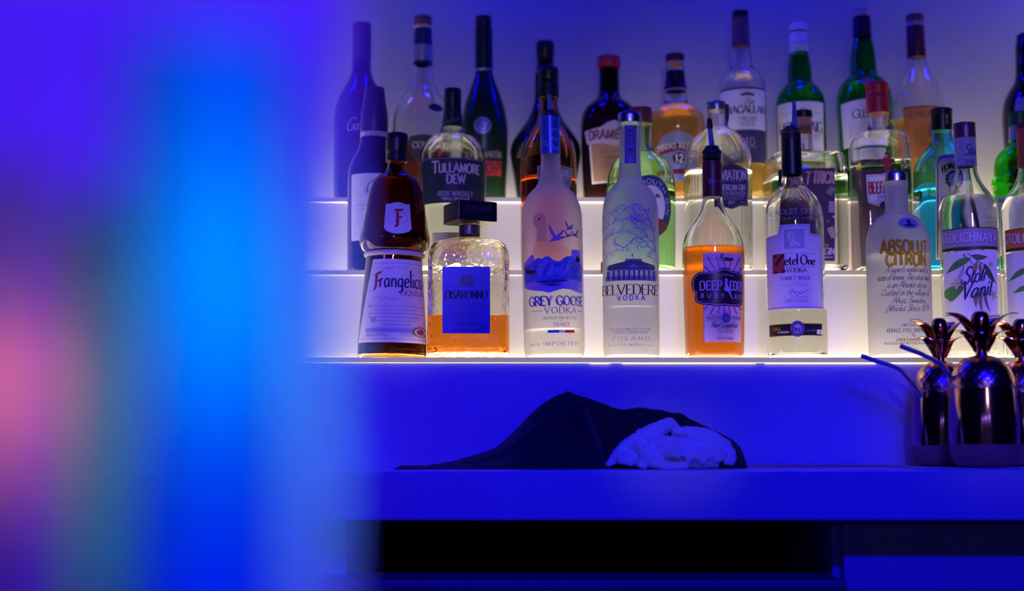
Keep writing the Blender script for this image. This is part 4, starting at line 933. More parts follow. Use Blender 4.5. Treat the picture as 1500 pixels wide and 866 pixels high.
# vanilla vodka and its orange neighbour
def vodka_pair(cx, label, tail):
    b = Bottle('vodka_bottle', label, 'bottle', cx, 1,
        [(14.8, 206), (14.8, 247), (16, 256), (21, 270), (30, 283), (38, 296), (42, 310), (42.3, 322), (42.3, 400), (42.3, 480), (42.3, 486, 2, 42.3, .006), (42.3, 512, 2, 42.3, .006), (42, 518), (40.5, 523)], clear, 291, water, tilt=-.6 if tail else -.3, segs=96)
    return b
b = vodka_pair(1427, 'clear vodka bottle with vanilla pods and leaves on a lilac-white label', 1)
b.cap('cap', [(15.3, 182), (15.8, 183), (15.8, 204)], mat('bronze_violet_cap', (.17, .09, .12), .35, .5)); b.band(204.5, 246, mat('pale_frosted_sleeve', (.42, .42, .58), .5), 'neck_sleeve', .0007)
a = b.art(225, 12e-4); a.text('Stoli', 1416, 1433, 212, 228, navy, .08, slant=.3, track=.02); a.text('STOLI', 1418, 1431, 236, 240, navy, .2); a.line([(1407, 234), (1436, 234)], .5, navy); a.line([(1407, 242), (1436, 242)], .5, navy); a.build('sleeve_print', b.root)
a = b.art(350); bandm = mat('grey_lilac_band', (.42, .36, .42), .5); dkb = mat('dark_umber_ink', (.07, .03, .03), .5, vary=0)
def bandart(a, x0, x1, m, tx0, tx1, t):
    a.rect(x0, 334, x1, 366, m); a.rect(x0, 333.4, x1, 335, dkb); a.rect(x0, 361.5, x1, 366, dkb); a.line([(x0, 360.3), (x1, 360.3)], .5, gold_ink)
    a.text(t, tx0 + .9, tx1 + .9, 341.8, 355.3, MATS['navy_ink'], .23, .1, track=.12); a.text(t, tx0, tx1, 341, 354.5, mat('pale_lilac_ink', (.62, .56, .78), .5, vary=0), .2, .1, track=.14)
bandart(a, 1386.5, 1467.5, bandm, 1392, 1466.5, 'STOLICHNAYA'); a.build('band_label', b.root, 'grey lilac name band')
a = b.art(420)
a.rect(1391, 367.5, 1465.5, 482, paper_w)
def leafp(x0, y0, x1, y1, wd, m, mid):
    dx, dy = x1 - x0, y1 - y0; L = math.hypot(dx, dy); nx, ny = -dy / L, dx / L; up = []; dn = []
    for k in range(9):
        t = k / 8; w_ = wd * math.sin(PI * t ** .8) ; bow = L * .08 * math.sin(PI * t)
        up.append((x0 + dx * t + nx * (w_ + bow), y0 + dy * t + ny * (w_ + bow))); dn.append((x0 + dx * t - nx * (w_ - bow), y0 + dy * t - ny * (w_ - bow)))
    a.poly(up + dn[-2:0:-1], m); a.line([(x0, y0), ((x0 + x1) / 2 + nx * L * .08, (y0 + y1) / 2 + ny * L * .08), (x1, y1)], .6, mid, smooth=True)
lg2 = mat('mid_green_ink', (.10, .32, .06), .6, vary=.1); green_ink2 = mat('dark_leaf_ink', (.04, .15, .04), .6, vary=.1)
for p in ([(1414, 372), (1420, 379), (1430, 391)], [(1420, 371), (1430, 380), (1446, 391)], [(1416, 372), (1415, 384), (1414, 400)]): a.line(p, 1.3, green_ink2, smooth=True)
leafp(1425, 378, 1396, 399, 5.5, lg2, green_ink2); leafp(1424, 375, 1449, 377, 4, green_ink2, lg2); leafp(1445, 388, 1463, 416, 4.5, green_ink2, lg2); leafp(1403, 417, 1401, 441, 6, lg2, green_ink2); leafp(1415, 420, 1402, 441, 4, lg2, green_ink2)
for (x0, y0, x1, y1, wd) in ((1433, 383, 1430, 405, 3.2), (1434, 425, 1431, 452, 3.2), (1440, 420, 1440, 460, 3.0), (1444, 425, 1452, 459, 2.4), (1437, 385, 1440, 404, 2.5), (1428, 425, 1424, 438, 1.6)): leafp(x0, y0, x1, y1, wd, olive_ink, brown_ink)
cream = mat('cream_flower_ink', (.70, .62, .38), .6, vary=.1)
for cx_, cy_, s_ in ((1408, 414, 1), (1457, 433, 1), (1453, 388, .6)):
    for k in range(5):
        t = k * 2 * PI / 5 + .4; leafp(cx_, cy_, cx_ + 8 * s_ * math.cos(t), cy_ + 8 * s_ * math.sin(t), 1.9 * s_, cream, olive_ink)
leafp(1410, 408, 1413, 393, 3, mat('lilac_bloom_ink', (.55, .45, .62), .6, vary=0), grey_ink)
a.text('Stoli', 1414, 1443, 392, 417, navy, .105, .15, slant=.28, track=.02, rise=5); a.text('Vanil', 1411, 1452, 412, 439, navy, .105, .15, slant=.28, track=.02, rise=6)
a.line([(1414, 411), (1412, 414), (1416, 417), (1421, 415)], 1.8, navy, smooth=True); a.line([(1409, 423), (1411, 419), (1414, 421)], 2, navy, smooth=True)
a.dashes(1400, 1420, 473, .8, grey_ink, 3); a.dashes(1436, 1456, 472, .8, grey_ink, 5); a.build('label', b.root, 'lilac-white label with vanilla plant drawing')
a = b.art(300, 3e-4); a.text('STOLI', 1440, 1452, 326, 330, mat('etched_glass', (.25, .25, .35), .5, vary=0), .14); 
for k in range(3): a.dashes(1446, 1462, 299 + k * 4, .7, MATS['etched_glass'], k)
a.build('etched_print', b.root)

b = vodka_pair(1519, 'clear vodka bottle with orange name band at the right picture edge', 0)
b.cap('cap', [(15.3, 182), (15.8, 183), (15.8, 190)], brown_cap); b.band(190, 246, mat('orange_red_sleeve', (.55, .10, .04), .5), 'neck_sleeve', .0007)
a = b.art(350); bandart(a, 1478, 1560, mat('orange_band', (.85, .22, .02), .5), 1483, 1556, 'STOLICHNAYA'); a.build('band_label', b.root, 'orange name band')
a = b.art(420); a.rect(1482, 369, 1556, 482, paper_w); leafp(1512, 392, 1489, 410, 4.5, lg2, green_ink2); leafp(1512, 420, 1493, 428, 4, lg2, green_ink2); a.ell(1522, 422, 15, 17, mat('orange_fruit_ink', (.85, .30, .03), .6)); leafp(1522, 404, 1545, 398, 4, lg2, green_ink2); a.build('label', b.root, 'white label with an orange and leaves')
# ================= middle step =================
b = Bottle('wine_bottle', 'dark wine bottle with white label and script initial, behind the brown robe-shaped bottle', 'bottle', 546, 2,
    [(13, 129), (14.5, 131), (15, 142), (18, 158), (20, 170), (20, 196), (20, 204), (23, 218), (31, 232), (37.5, 247), (38.5, 260), (38.5, 388), (37, 395)], black_glass, solid=True)
b.band(196, 203, mat('violet_ring', (.45, .4, .5), .4), 'neck_ring'); b.band(130, 195, mat('dark_blue_capsule', (.02, .02, .06), .35), 'capsule', .0004)
a = b.art(320); a.rect(513, 254, 579, 352, paper_w); a.text('C', 534, 549, 263, 283, navy, .09, .4, slant=.35); a.line([(546, 268), (552, 262), (556, 266), (550, 272)], .7, navy, smooth=True); a.line([(533, 276), (538, 283), (545, 281), (550, 276)], .7, navy, smooth=True); a.dashes(520, 570, 300, 1, grey_ink); a.dashes(524, 566, 306, 1, grey_ink); a.build('label', b.root, 'white label')

b = Bottle('whiskey_bottle', 'squat green-tinted whiskey bottle with dark slate label, capped in black', 'bottle', 662, 2,
    [(15, 186), (17.5, 190), (18, 194), (23, 198), (34, 204), (43, 213), (47.5, 224), (49, 236), (49, 300), (49, 388), (47, 395)], clear2, tilt=0)
b.cap('cap', [(11.5, 131), (12.5, 132.5), (12.5, 160)], black_cap); b.cap('neck_foil', [(13, 160), (13.5, 166), (15.5, 184), (16.5, 188)], mat('dark_green_foil', (.01, .03, .03), .4))
a = b.art(264); a.rect(618, 231, 709, 297.5, slate_paper); pkl = mat('pale_violet_pink_ink', (.58, .46, .62), .5, vary=0)
a.text('T', 632, 643, 236, 252.5, pkl, .17, .2, .08); a.text('ULLAMORE', 642.5, 701.5, 239.5, 252.5, pkl, .2, .2, .05, track=.1); a.text('DEW', 654, 681.5, 256, 268.5, pkl, .2, .2, .06); a.text('IRISH WHISKEY', 641, 692, 280, 287.5, pkl, .11, track=.2); a.text('TRIPLE DISTILLED', 646, 687, 289.5, 293.5, pkl, .2, track=.16)
a.line([(618, 232), (708, 232)], .7, violet_ink); a.build('label', b.root, 'dark slate label')
a = b.art(360); a.rect(633, 341, 682, 389, mat('parchment_paper', (.68, .60, .42), .6)); a.line([(633, 341.5), (682, 341.5)], 1, green_ink2)
for k in range(3): a.dashes(637, 678, 346 + k * 3, .8, grey_ink, k)
a.line([(651, 356), (655, 352), (657, 357), (661, 353), (664, 357), (669, 353)], .8, grey_ink, smooth=True)
a.build('lower_label', b.root, 'parchment lower label')
a = b.art(178, 10e-4); a.line([(652, 181), (656, 177), (659, 180), (663, 174), (667, 177), (672, 171)], .8, grey_ink, smooth=True); a.build('foil_print', b.root)

b = Bottle('whiskey_bottle', 'russet whiskey bottle with shield label, behind the frosted bottle with the bird', 'bottle', 804, 2,
    [(13.5, 140), (14, 165), (17, 180), (25, 192), (34, 206), (39.5, 222), (41, 240), (41.2, 265), (41, 330), (41, 388), (39, 395)], glass('smoky_brown_glass', (.80, .48, .32)), 262, rust)
b.cap('capsule', [(13.5, 100), (15, 102), (15, 118), (14.5, 119), (15.4, 121), (15.6, 142), (15, 145)], black_cap)
a = b.art(262); a.poly([(787, 243), (806, 240), (826, 242), (839, 245), (838.5, 262), (834, 274), (826, 285), (812, 291), (798, 285), (790, 272), (787, 258)], grey_foil); a.poly([(789, 245), (806, 242), (825, 244), (837, 247), (836.5, 261), (832, 273), (825, 282), (812, 288), (799, 283), (792, 271), (789, 257)], mat('taupe_label', (.20, .16, .17), .5))
a.text('ERS', 824.5, 836, 248, 257.5, pkl, .14, .5, .08); a.text('WHISKY', 822, 836, 266, 269, ink, .15); a.dashes(820, 834, 273, .7, ink, 1); a.build('shield_label', b.root)

b = Bottle('gin_bottle', 'pale green gin bottle with round blue-ringed label and brown-red cap', 'bottle', 940, 2,
    [(16.5, 183), (17, 192), (17, 212), (20, 222), (31, 230), (43, 242), (49, 258), (50.5, 276), (50, 330), (49.5, 388), (47.5, 395)], mouth_green, 275, green_liq)
b.cap('cap', [(16.5, 159.5), (17.5, 161), (17.5, 181), (17, 182.5)], mat('brown_red_cap', (.22, .05, .05), .5))
a = b.art(300); ring_m = mat('petrol_blue_label', (.03, .09, .20), .5); a.ell(953, 302, 36, 46, brown_ink); a.ell(953, 302, 35, 45, ring_m); a.ell(954, 302, 22.5, 31, white_ink)
a.poly([(935, 320)] + [(953 + 34 * math.cos(t), 302 + 44 * math.sin(t)) for t in (2.3, 2.0, 1.57, 1.2, .9, .72)] + [(975, 322), (960, 318), (946, 318)], mat('rust_seal', (.22, .07, .03), .55))
for k in range(18): a.ell(950 + 10 * math.sin(k * 2.3) + k * .3, 296 + 11 * math.cos(k * 1.7), 2.0, 2.6, brown_ink if k % 2 else grey_ink, 10)
a.text('PLYMOUTH GIN', 0, 0, 0, 8.5, white_ink, .16, .3, .05, track=.18, arc=(953, 303, 30, -62, 102)) if False else None
t_ = 'PLYMOUTH GIN'; W_ = sum(GL[c][0] + .2 for c in t_); x_ = 0
(uc, vc) = a.UV(953, 302); ux = (a.UV(972, 302)[0] - uc) / 19; vy = (a.UV(953, 292)[1] - vc) / 10; a.k += 1
for ch in t_:
    for p_, sm_ in GL[ch][1]:
        q = []
        for gx, gy in p_:
            an = math.radians(-78 + 190 * (x_ + gx) / W_); er = 1 + .20 * gy
            q.append((uc + ux * 25.2 * er * math.sin(an) * 1.0, vc + vy * 33.8 * er * math.cos(an) * .98))
        a.ribbon(q, .0011, white_ink, .2, False)
    x_ += GL[ch][0] + .2
a.build('round_label', b.root, 'oval blue-ringed label')

b = Bottle('gin_bottle', 'clear fluted gin bottle with silver cap and black peaked label', 'bottle', 1053, 2,
    [(13.5, 164), (14, 181), (15.5, 186), (26, 194, 2.2, 24), (37, 204, 2.6, 34), (44.5, 217, 3, 41), (47.5, 232, 3.4, 44), (47.8, 250, 3.4, 44, .006), (47.8, 300, 3.4, 44, .010), (47.8, 388, 3.4, 44, .008), (46, 395, 3.4, 43)], clear, 253, water, segs=96, flat=True)
b.cap('cap', [(13, 150.5), (14, 152), (14, 158), (13.6, 163)], mat('blue_silver_cap', (.30, .33, .45), .3, .7))
a = b.art(280, 12e-4); a.poly([(1048, 246), (1060, 242), (1072, 238.5), (1083, 243), (1095.5, 250), (1095.5, 303), (1086, 302), (1072, 307), (1058, 303), (1048, 304)], dark_paper); a.line([(1050, 247.5), (1060, 244), (1072, 240.5), (1083, 245), (1094, 251.5), (1094, 301), (1085, 300.5), (1072, 305)], .6, grey_ink)
a.text('AVIATION', 1050, 1093, 250, 264, pkl, .145, .3, .05, track=.12); a.text('AMERICAN GIN', 1051, 1091, 271, 279.5, pkl, .14, .2, .04); a.text('BATCH DISTILLED', 1051, 1091, 281.5, 286.5, pkl, .16, .3, .04); a.dashes(1054, 1090, 289, .8, pkl, 1); a.dashes(1054, 1089, 292, .8, pkl, 2); a.text('0277', 1067, 1076, 295, 299.5, pkl, .15); a.dashes(1084, 1092, 297, .7, pkl, 3); a.line([(1054, 267), (1066, 265.5), (1078, 267), (1090, 265.5)], .8, violet_ink, smooth=True); a.build('label', b.root, 'black label with peaked top')
a = b.art(172, 6e-4); a.poly([(1062, 153), (1067.5, 153), (1068, 172), (1065, 186), (1062, 178)], navy); a.build('neck_seal', b.root)

b = Bottle('gin_bottle', 'square clear gin bottle with dark playing-card label and black-topped cork', 'bottle', 1181, 2,
    [(13, 186), (13, 218), (15, 224, 2.2), (36, 227, 5, 30), (50, 230.5, 8, 44), (54.5, 240, 9, 49), (54.8, 300, 9, 50), (54.5, 388, 9, 50), (53, 395, 9, 49)], clear, 262, water, segs=96, flat=True, wall=.004)
ck = b.cap('cork_stopper', [(12, 163), (13.3, 164), (13.3, 172), (13, 173.5)], black_cap, label='black-topped stopper')
b.cap('cork', [(11.8, 173.6), (11.8, 186), (10.8, 198)], cork, parent=ck)
a = b.art(320); a.poly([(1140, 249), (1223, 246), (1223, 383), (1140, 383)], plum_paper); a.line([(1222.5, 247), (1222.5, 382.5), (1141, 382.5)], .5, violet_ink)
a.text('HA', 1146, 1175, 253, 272, mat('salmon_ink', (.66, .36, .34), .5, vary=0), .2, .2, .06, slant=.15); a.text('T', 1180, 1190, 253, 271, MATS['salmon_ink'], .22, .2, .07, slant=.15) if False else None
a.text('T', 1178.5, 1187, 252.5, 270, MATS['salmon_ink'], .16, .2, .05, slant=.15); a.text('TRICK', 1190, 1221.5, 251.5, 268, MATS['salmon_ink'], .2, .2, .06, slant=.15, rise=-1.0); a.text('T', 1175, 1182.5, 254, 269.5, MATS['salmon_ink'], .22, .2, .06, slant=.15) if False else None
def card(cx_, cy_, ang, w_, h_, m):
    c_, s_ = math.cos(ang), math.sin(ang); R_ = lambda x, y: (cx_ + x * c_ - y * s_, cy_ + x * s_ + y * c_)
    a.poly([R_(-w_, -h_), (R_(w_, -h_)), R_(w_, h_), R_(-w_, h_)], m)
    for px_, py_ in ((-.5, -.6), (.5, -.6), (-.5, 0), (.5, 0), (-.5, .6), (.5, .6)):
        q = R_(px_ * w_, py_ * h_); a.ell(q[0], q[1], 1.1, 1.1, MATS['brick_red_ink'], 10)
card(1217, 280, .6, 4.5, 6, mat('card_grey', (.30, .27, .33), .5)); card(1218, 303.5, .05, 4.2, 8, mat('card_rose', (.55, .36, .40), .5)); card(1219, 341, -.45, 4.8, 8, mat('card_ivory', (.60, .46, .26), .5)); a.ell(1221, 318, 1.3, 1.6, white_ink, 12); a.ell(1212, 325, .9, .9, white_ink, 10)
a.text('GIN', 1208, 1222, 363.5, 373.5, white_ink, .13, .2); a.text('AMERICAN', 1194, 1214, 358, 361.5, MATS['orange_ink'], .2); a.dashes(1196, 1220, 377.5, 1.5, white_ink, 3); a.build('label', b.root, 'dark label printed with playing cards')

b = Bottle('gin_bottle', 'clear square-shouldered gin bottle with red cap and white pointed label', 'bottle', 1296, 2,
    [(14.5, 160), (14.5, 182), (16, 189), (24, 195, 2.6, 22), (34, 200, 4, 32), (38.5, 208, 5, 36), (39.3, 222, 5.5, 37), (39.3, 300, 5.5, 37), (39.3, 388, 5.5, 37), (38, 395, 5.5, 36)], clear, 240, water, flat=True, tilt=-1.0)
b.cap('cap', [(15.3, 123), (16, 124), (16, 139), (15.5, 139.8), (16.2, 140.8), (16.2, 166), (15.8, 168)], red_cap)
a = b.art(300); a.poly([(1271, 257), (1328, 254), (1329, 296), (1314, 302), (1299, 305), (1285, 302), (1273, 297)], paper_w); a.line([(1273, 259), (1326, 256.5), (1327, 294.5), (1299, 303), (1275, 295.5), (1273, 259)], .5, navy)
a.text('BEEFEATER', 1274.5, 1326, 267.5, 284, red_ink, .17, .1, track=.1); a.text('LONDON', 1288.5, 1314, 287, 291.5, navy, .18, track=.25); a.dashes(1284, 1312, 294.5, .8, grey_ink); a.ell(1296, 301.5, 5.5, 5.5, navy)
a.build('label', b.root, 'white pointed label')
a = b.art(240); a.poly([(1299, 229), (1303, 226), (1305, 230), (1307, 234), (1309, 243), (1306, 242), (1307, 256), (1298, 256), (1299, 246), (1297, 240), (1293, 240), (1294, 236)], red_ink); a.ell(1301, 229.5, 2, 2.4, pink_ink, 12); a.poly([(1297.5, 227), (1300, 224), (1303, 225), (1304.5, 227.5)], ink)
a.line([(1274, 242), (1284, 236), (1292, 232)], .7, grey_ink); a.line([(1308, 231), (1320, 234), (1330, 240)], .7, grey_ink); a.build('guard_figure', b.root, 'small red guard figure printed on the glass')
a = Art(b.back, a.UV, 2e-4); a.px = b.Yf / F; a.poly([(1266, 240), (1330, 236), (1330, 388), (1266, 388)][::-1], mat('pink_back_label', (.62, .34, .40), .7)); a.build('back_label', b.root, 'pink label on the far side')

b = Bottle('gin_bottle', 'blue glass gin bottle with black cap and black-edged white label', 'bottle', 1386, 2,
    [(13.5, 186), (14, 196), (17, 210), (25, 220, 2.4), (33, 229, 3, 31), (38.5, 242, 4, 36), (40, 256, 4.5, 37), (40, 300, 4.5, 37), (40, 388, 4.5, 37), (38.5, 395, 4.5, 36)], blue_glass, 275, blue_liq, flat=True, tilt=0)
b.cap('cap', [(14, 160), (15.6, 161.5), (15.6, 166), (15, 167), (15, 190), (14.5, 193)], black_cap)
a = b.art(177, 14e-4); a.rect(1380, 168, 1388, 182, grey_ink); a.text('GIN', 1381, 1387, 172, 178, navy, .1); a.build('cap_sticker', b.root)
a = b.art(300); arch = [(1371, 238), (1373, 232), (1378, 228), (1386, 226), (1396, 225.3), (1406, 226), (1413, 228.5), (1417, 233), (1419, 239)]
a.poly(arch + [(1419, 381), (1371, 381)], paper_w); ins = [(1395 + (x - 1395) * .90, y + 3.5) for x, y in arch]; a.line([(1373.5, 378)] + ins + [(1416.5, 378)], 1.5, ink)
for ch, x, y, an in (('B', 1379.5, 244, -.5), ('O', 1384.5, 240.5, -.3), ('M', 1390.5, 238.2, -.1), ('B', 1397.5, 238, .1), ('A', 1403.5, 239.6, .3), ('Y', 1408.5, 243, .5)): a.text(ch, x, x + 5.2, y, y + 9, ink, .24, .3, .1, rise=-an * 2.5)
a.ell(1396.5, 263, 10.5, 12, mat('blue_emblem', (.10, .22, .55), .5)); 
for k in range(14): a.ell(1396.5 + 10 * math.cos(k * PI / 7), 263 + 11.5 * math.sin(k * PI / 7), 2.2, 2.2, navy, 10)
a.ell(1396.5, 263, 6.5, 7.5, mat('sky_emblem', (.28, .45, .80), .5)); a.line([(1395, 267), (1394, 261), (1397, 258), (1400, 261), (1398, 267)], .8, navy); a.line([(1396.5, 250), (1396.5, 243)], 1, navy); a.line([(1393.5, 246), (1399.5, 246)], 1, navy); a.ell(1396.5, 280, 6, 4.5, brown_ink, 14)
a.text('SAPPHIRE', 1380, 1413, 291, 301, ink, .24, .3, .1); 
for k in range(9): a.dashes(1379, 1412, 312 + k * 6, 1, grey_ink, k)
a.build('label', b.root, 'arched white label with black border')

b = Bottle('gin_bottle', 'bright green ringed gin bottle at the right picture edge', 'bottle', 1500, 2,
    [(13.5, 186), (14, 208), (17, 214), (28, 222), (35, 232), (37.5, 246), (37.5, 256), (36.5, 260), (41, 263), (42, 268), (41.5, 275), (39.5, 278), (40, 284), (40, 330), (40, 388), (38, 395)], bright_green, 300, glass('gin_in_bright_green', (.35, .9, .25), ior=1.33))
b.cap('cap', [(13, 165), (14, 166), (14, 185)], green_cap); b.band(186, 207, mat('blue_silver_foil', (.40, .44, .60), .3, .6), 'neck_foil', .0006)
a = b.art(320); a.rect(1462, 284, 1538, 372, mat('pale_green_paper', (.62, .68, .62), .6)); a.text('Imported', 1472, 1490, 286, 293, ink, .12, slant=.3)
for k in range(8): a.dashes(1466, 1496, 298 + k * 4, .9, grey_ink, k)
a.build('label', b.root, 'pale label'); a = b.art(250, 3e-4); a.text('LONDON DRY', 1466, 1530, 246, 252, green_cap, .13); a.build('raised_lettering', b.root)

# ================= top step =================
b = Bottle('wine_bottle', 'tall dark wine bottle with white script, leftmost on the top step', 'bottle', 527, 3,
    [(13, 35), (13.5, 37), (13.5, 98), (15, 110), (22, 124), (33, 142), (39, 160), (40, 178), (40, 282), (38, 288)], black_glass, solid=True)
b.band(36, 92, mat('violet_black_capsule', (.03, .02, .07), .4), 'capsule', .0004)
a = b.art(190); a.text('GaM', 505, 537, 172, 191, mat('silver_script', (.45, .42, .55), .5, vary=0), .08, .3, slant=.4); a.build('script_print', b.root)

b = Bottle('cognac_bottle', 'clear bell-shouldered cognac bottle with dark spirit and navy label', 'bottle', 618, 3,
    [(12.5, 44), (13.5, 94), (14, 104), (17, 120), (22, 133), (33, 147), (41, 163), (44, 182), (44, 200), (42, 240), (40, 282), (38, 288)], clear, 212, cognac)
b.cap('cap', [(12.5, 25), (13.2, 26), (13.2, 37), (12.3, 38)], mat('reddish_brown_stopper', (.13, .05, .05), .5)); b.cap('pink_collar', [(12.4, 38), (13.6, 39), (13.6, 42), (12.5, 43)], pale_cap, it=0); b.band(44, 68, navy_cap, 'neck_foil', .0006); b.band(68, 92, grey_foil, 'neck_band', .0006); b.band(92, 96, black_cap, 'neck_ring', .0008)
a = b.art(220); a.poly([(600, 199), (612, 196.5), (626, 196.5), (638, 199), (637, 222), (630, 236), (619, 244), (608, 236), (601, 222)], slate_paper); a.line([(600, 199), (612, 196.8), (626, 196.8), (638, 199)], 1.2, grey_ink); a.text('COURVOISIER', 604, 660, 208, 217, pkl, .15, .5, .07); a.build('label', b.root)
a = b.art(157); a.ell(637, 157, 9, 6, mat('black_seal', (.02, .02, .018), .4)); a.build('wax_seal', b.root)

b = Bottle('cognac_bottle', 'dark green satin cognac bottle with round silver-blue medallion', 'bottle', 710.5, 3,
    [(12.3, 40), (12.3, 104), (12.8, 110), (17, 122), (24, 140), (31, 162), (34.3, 186), (34.5, 205), (33.5, 235), (31.5, 270), (30, 288)], deep_green, solid=True, tilt=-.6)
b.cap('cap', [(11.5, 25.5), (12, 27), (12, 36), (11, 39.5)], black_cap); b.band(41, 103, mat('black_green_foil', (.006, .015, .01), .3), 'capsule', .0005); b.cap('collar', [(12.6, 102), (13.1, 103), (13.1, 105.5), (12.6, 106)], grey_foil, it=0)
a = b.art(186); a.ell(708, 184, 13, 12.3, mat('silver_blue_medallion', (.34, .34, .52), .35, .6)); a.ell(708, 184, 10.5, 10, mat('blue_medal_face', (.16, .17, .42), .35, .5)); a.line([(703, 190), (706, 182), (710, 178), (711, 184), (714, 180), (712, 188), (706, 190)], 1.0, mat('silver_relief', (.6, .6, .72), .3, .7, vary=0), smooth=True); a.build('medallion', b.root)
a = b.art(240); a.rect(680, 218, 736, 234, mat('black_brown_label', (.03, .018, .015), .5)); a.text('REMY MARTIN', 684, 735, 222, 231, grey_ink, .12, .4, .06); a.rect(680, 236, 735, 257.5, mat('red_label', (.32, .02, .03), .5)); a.text('VSOP', 688, 733, 239, 254, ink, .18, .5, .1, track=.25); a.build('label', b.root, 'black and red label')

b = Bottle('cognac_bottle', 'broad near-black cognac bottle with tapering sides, behind the bird-painted frosted bottle', 'bottle', 799, 3,
    [(12.3, 84), (12.3, 100), (15, 103), (15.5, 145), (18, 158), (25, 175), (38, 192), (49, 209), (52.5, 222), (51, 236), (46, 265), (42, 288)], black_glass, solid=True, dy=.002)
b.cap('cap', [(11.8, 61.5), (13.4, 63.5), (13.6, 75), (12.6, 84), (12.3, 88)], black_cap); b.band(104, 109, mat('copper_neck_line', (.45, .25, .2), .4, .5), 'neck_ring', .0004)
a = b.art(217); a.poly([(757, 226), (766, 205), (786, 200), (795, 202), (789, 224)], mat('slate_shoulder_label', (.035, .05, .06), .5)); a.line([(757, 227), (772, 226), (789, 225)], .8, gold_ink); a.line([(768, 213), (785, 211)], .8, grey_ink); a.build('shoulder_label', b.root)

b = Bottle('liqueur_bottle', 'dark brown liqueur bottle with red cap and tan label', 'bottle', 893.5, 3,
    [(14.5, 100), (15, 130), (15.5, 140), (20, 147), (31, 154), (39, 164), (42, 178), (42.3, 200), (41, 240), (40, 282), (38, 288)], mat('dark_brown_bottle_glass', (.022, .007, .008), .05, trans=.25, coat=.3), solid=True)
b.cap('cap', [(16.5, 84), (17.3, 85.5), (17.3, 97), (16.5, 101)], red_cap)
a = b.art(215); lil = mat('lilac_label_paper', (.55, .47, .55), .55); 
a.poly([(864, 207), (925, 207), (921, 267), (867, 268)], white_ink); a.poly([(866, 209), (923, 209), (919, 265), (869, 266)], tan_paper)
a.poly([(858, 189), (880, 186), (890, 180), (900, 176), (910, 180), (920, 187), (929, 189), (928, 208), (918, 208), (910, 212), (900, 214), (890, 212), (880, 208), (861, 209)], lil)
a.text('DRAMBUIE', 864, 926, 190.5, 203, maroon_ink, .24, .15, .05, track=.14); a.text('THE ISLE OF SKYE', 877, 913, 219.5, 224, brown_ink, .12); a.text('LIQUEUR', 886, 906, 227.5, 232.5, brown_ink, .13); a.dashes(882, 908, 240, 1, brown_ink, 2); a.dashes(880, 910, 245, 1, brown_ink, 3); a.dashes(878, 912, 259, 1, brown_ink, 5)
a.build('label', b.root, 'tan label under a lilac name banner')

b = Bottle('whisky_bottle', 'round-shouldered amber whisky bottle with blue-silver label and dark banner', 'bottle', 994, 3,
    [(13.5, 97), (13.5, 106), (14, 120), (17, 134), (16.5, 146), (19, 154), (30, 160), (38.5, 169), (41.5, 183), (40.5, 200), (37.5, 222), (36, 250), (36, 282), (34, 288)], clear, 168, whisky, tilt=-.8)
b.cap('stopper', [(13.2, 81), (14, 82), (14, 90), (13, 92)], mat('black_red_stopper', (.05, .015, .02), .5)); b.cap('cork', [(12.5, 92), (12.8, 96.5)], cork, it=0); b.band(106, 133, mat('black_plum_foil', (.02, .008, .018), .25), 'neck_foil', .0006); b.band(133, 136, pale_cap, 'neck_ring', .0005)
a = b.art(220); a.poly([(966, 212), (974, 199), (984, 195), (994, 192), (1004, 195), (1014, 199), (1022, 212), (1022, 266), (966, 266)], mat('silver_blue_label', (.26, .27, .46), .4, .3)); a.poly([(962, 219), (972, 214.5), (994, 210), (1016, 214), (1026, 217), (1026, 227), (1016, 224), (994, 221), (972, 225), (963, 229)], maroon_ink)
a.text('CHIVAS REGAL', 964, 1024, 213, 221.5, white_ink, .12, .3, .06, arch=3.5); a.ell(996, 232, 10, 8.5, mat('black_plum_oval', (.02, .006, .015), .5)); a.text('12', 990, 1002, 227, 238, white_ink, .18); a.rect(966, 248, 1022, 255, maroon_ink); a.build('label', b.root, 'blue-silver label with plum banner')

b = Bottle('whisky_bottle', 'clear amber-bottomed whisky bottle with white over indigo label', 'bottle', 1092, 3,
    [(12.8, 68), (13.5, 80), (14.5, 94), (18, 102), (26, 109), (32, 118), (34, 130), (34, 200), (34, 282), (32.5, 288)], clear, 238, gold_liq, tilt=-.7)
b.cap('cap', [(11.5, 17.5), (12.3, 18.5), (12.3, 28)], black_cap); b.cap('neck_foil', [(12.4, 28), (12.8, 36), (12.8, 54), (13.2, 55), (13.6, 70)], mat('taupe_foil', (.15, .08, .075), .45, .2), it=0)
a = b.art(190); a.rect(1060, 130, 1125, 192, paper_w); a.rect(1059.5, 128, 1125.5, 130.5, ink); a.rect(1060, 190, 1125, 239, mat('indigo_label', (.05, .045, .12), .5)); a.line([(1060, 190.5), (1125, 190.5)], .8, grey_ink)
for x in (1093, 1097, 1101, 1089, 1105): a.ell(x, 137 + abs(x - 1097) * .3, 2, 2.2, ink, 10)
a.rect(1089, 138, 1105, 140, ink)
a.text('The', 1091, 1106, 143.5, 153.5, ink, .09, .4, slant=.35, track=.02); a.text('MACALLAN', 1068, 1123.5, 155, 165.8, ink, .17, .5, .08, track=.06); a.text('FINE OAK', 1084, 1110, 171.5, 175, ink, .16, track=.25); a.dashes(1083, 1112, 177.5, .8, grey_ink); 
for x in (1090, 1098, 1105): a.ell(x, 182.5, 2.8, 2.8, grey_ink, 14); a.ell(x, 182.5, 1.8, 1.8, paper_w, 14)
a.text('10', 1093, 1107, 202, 214, pkl, .09); a.dashes(1092, 1110, 216.5, .8, pkl); a.build('label', b.root, 'white label over an indigo band')

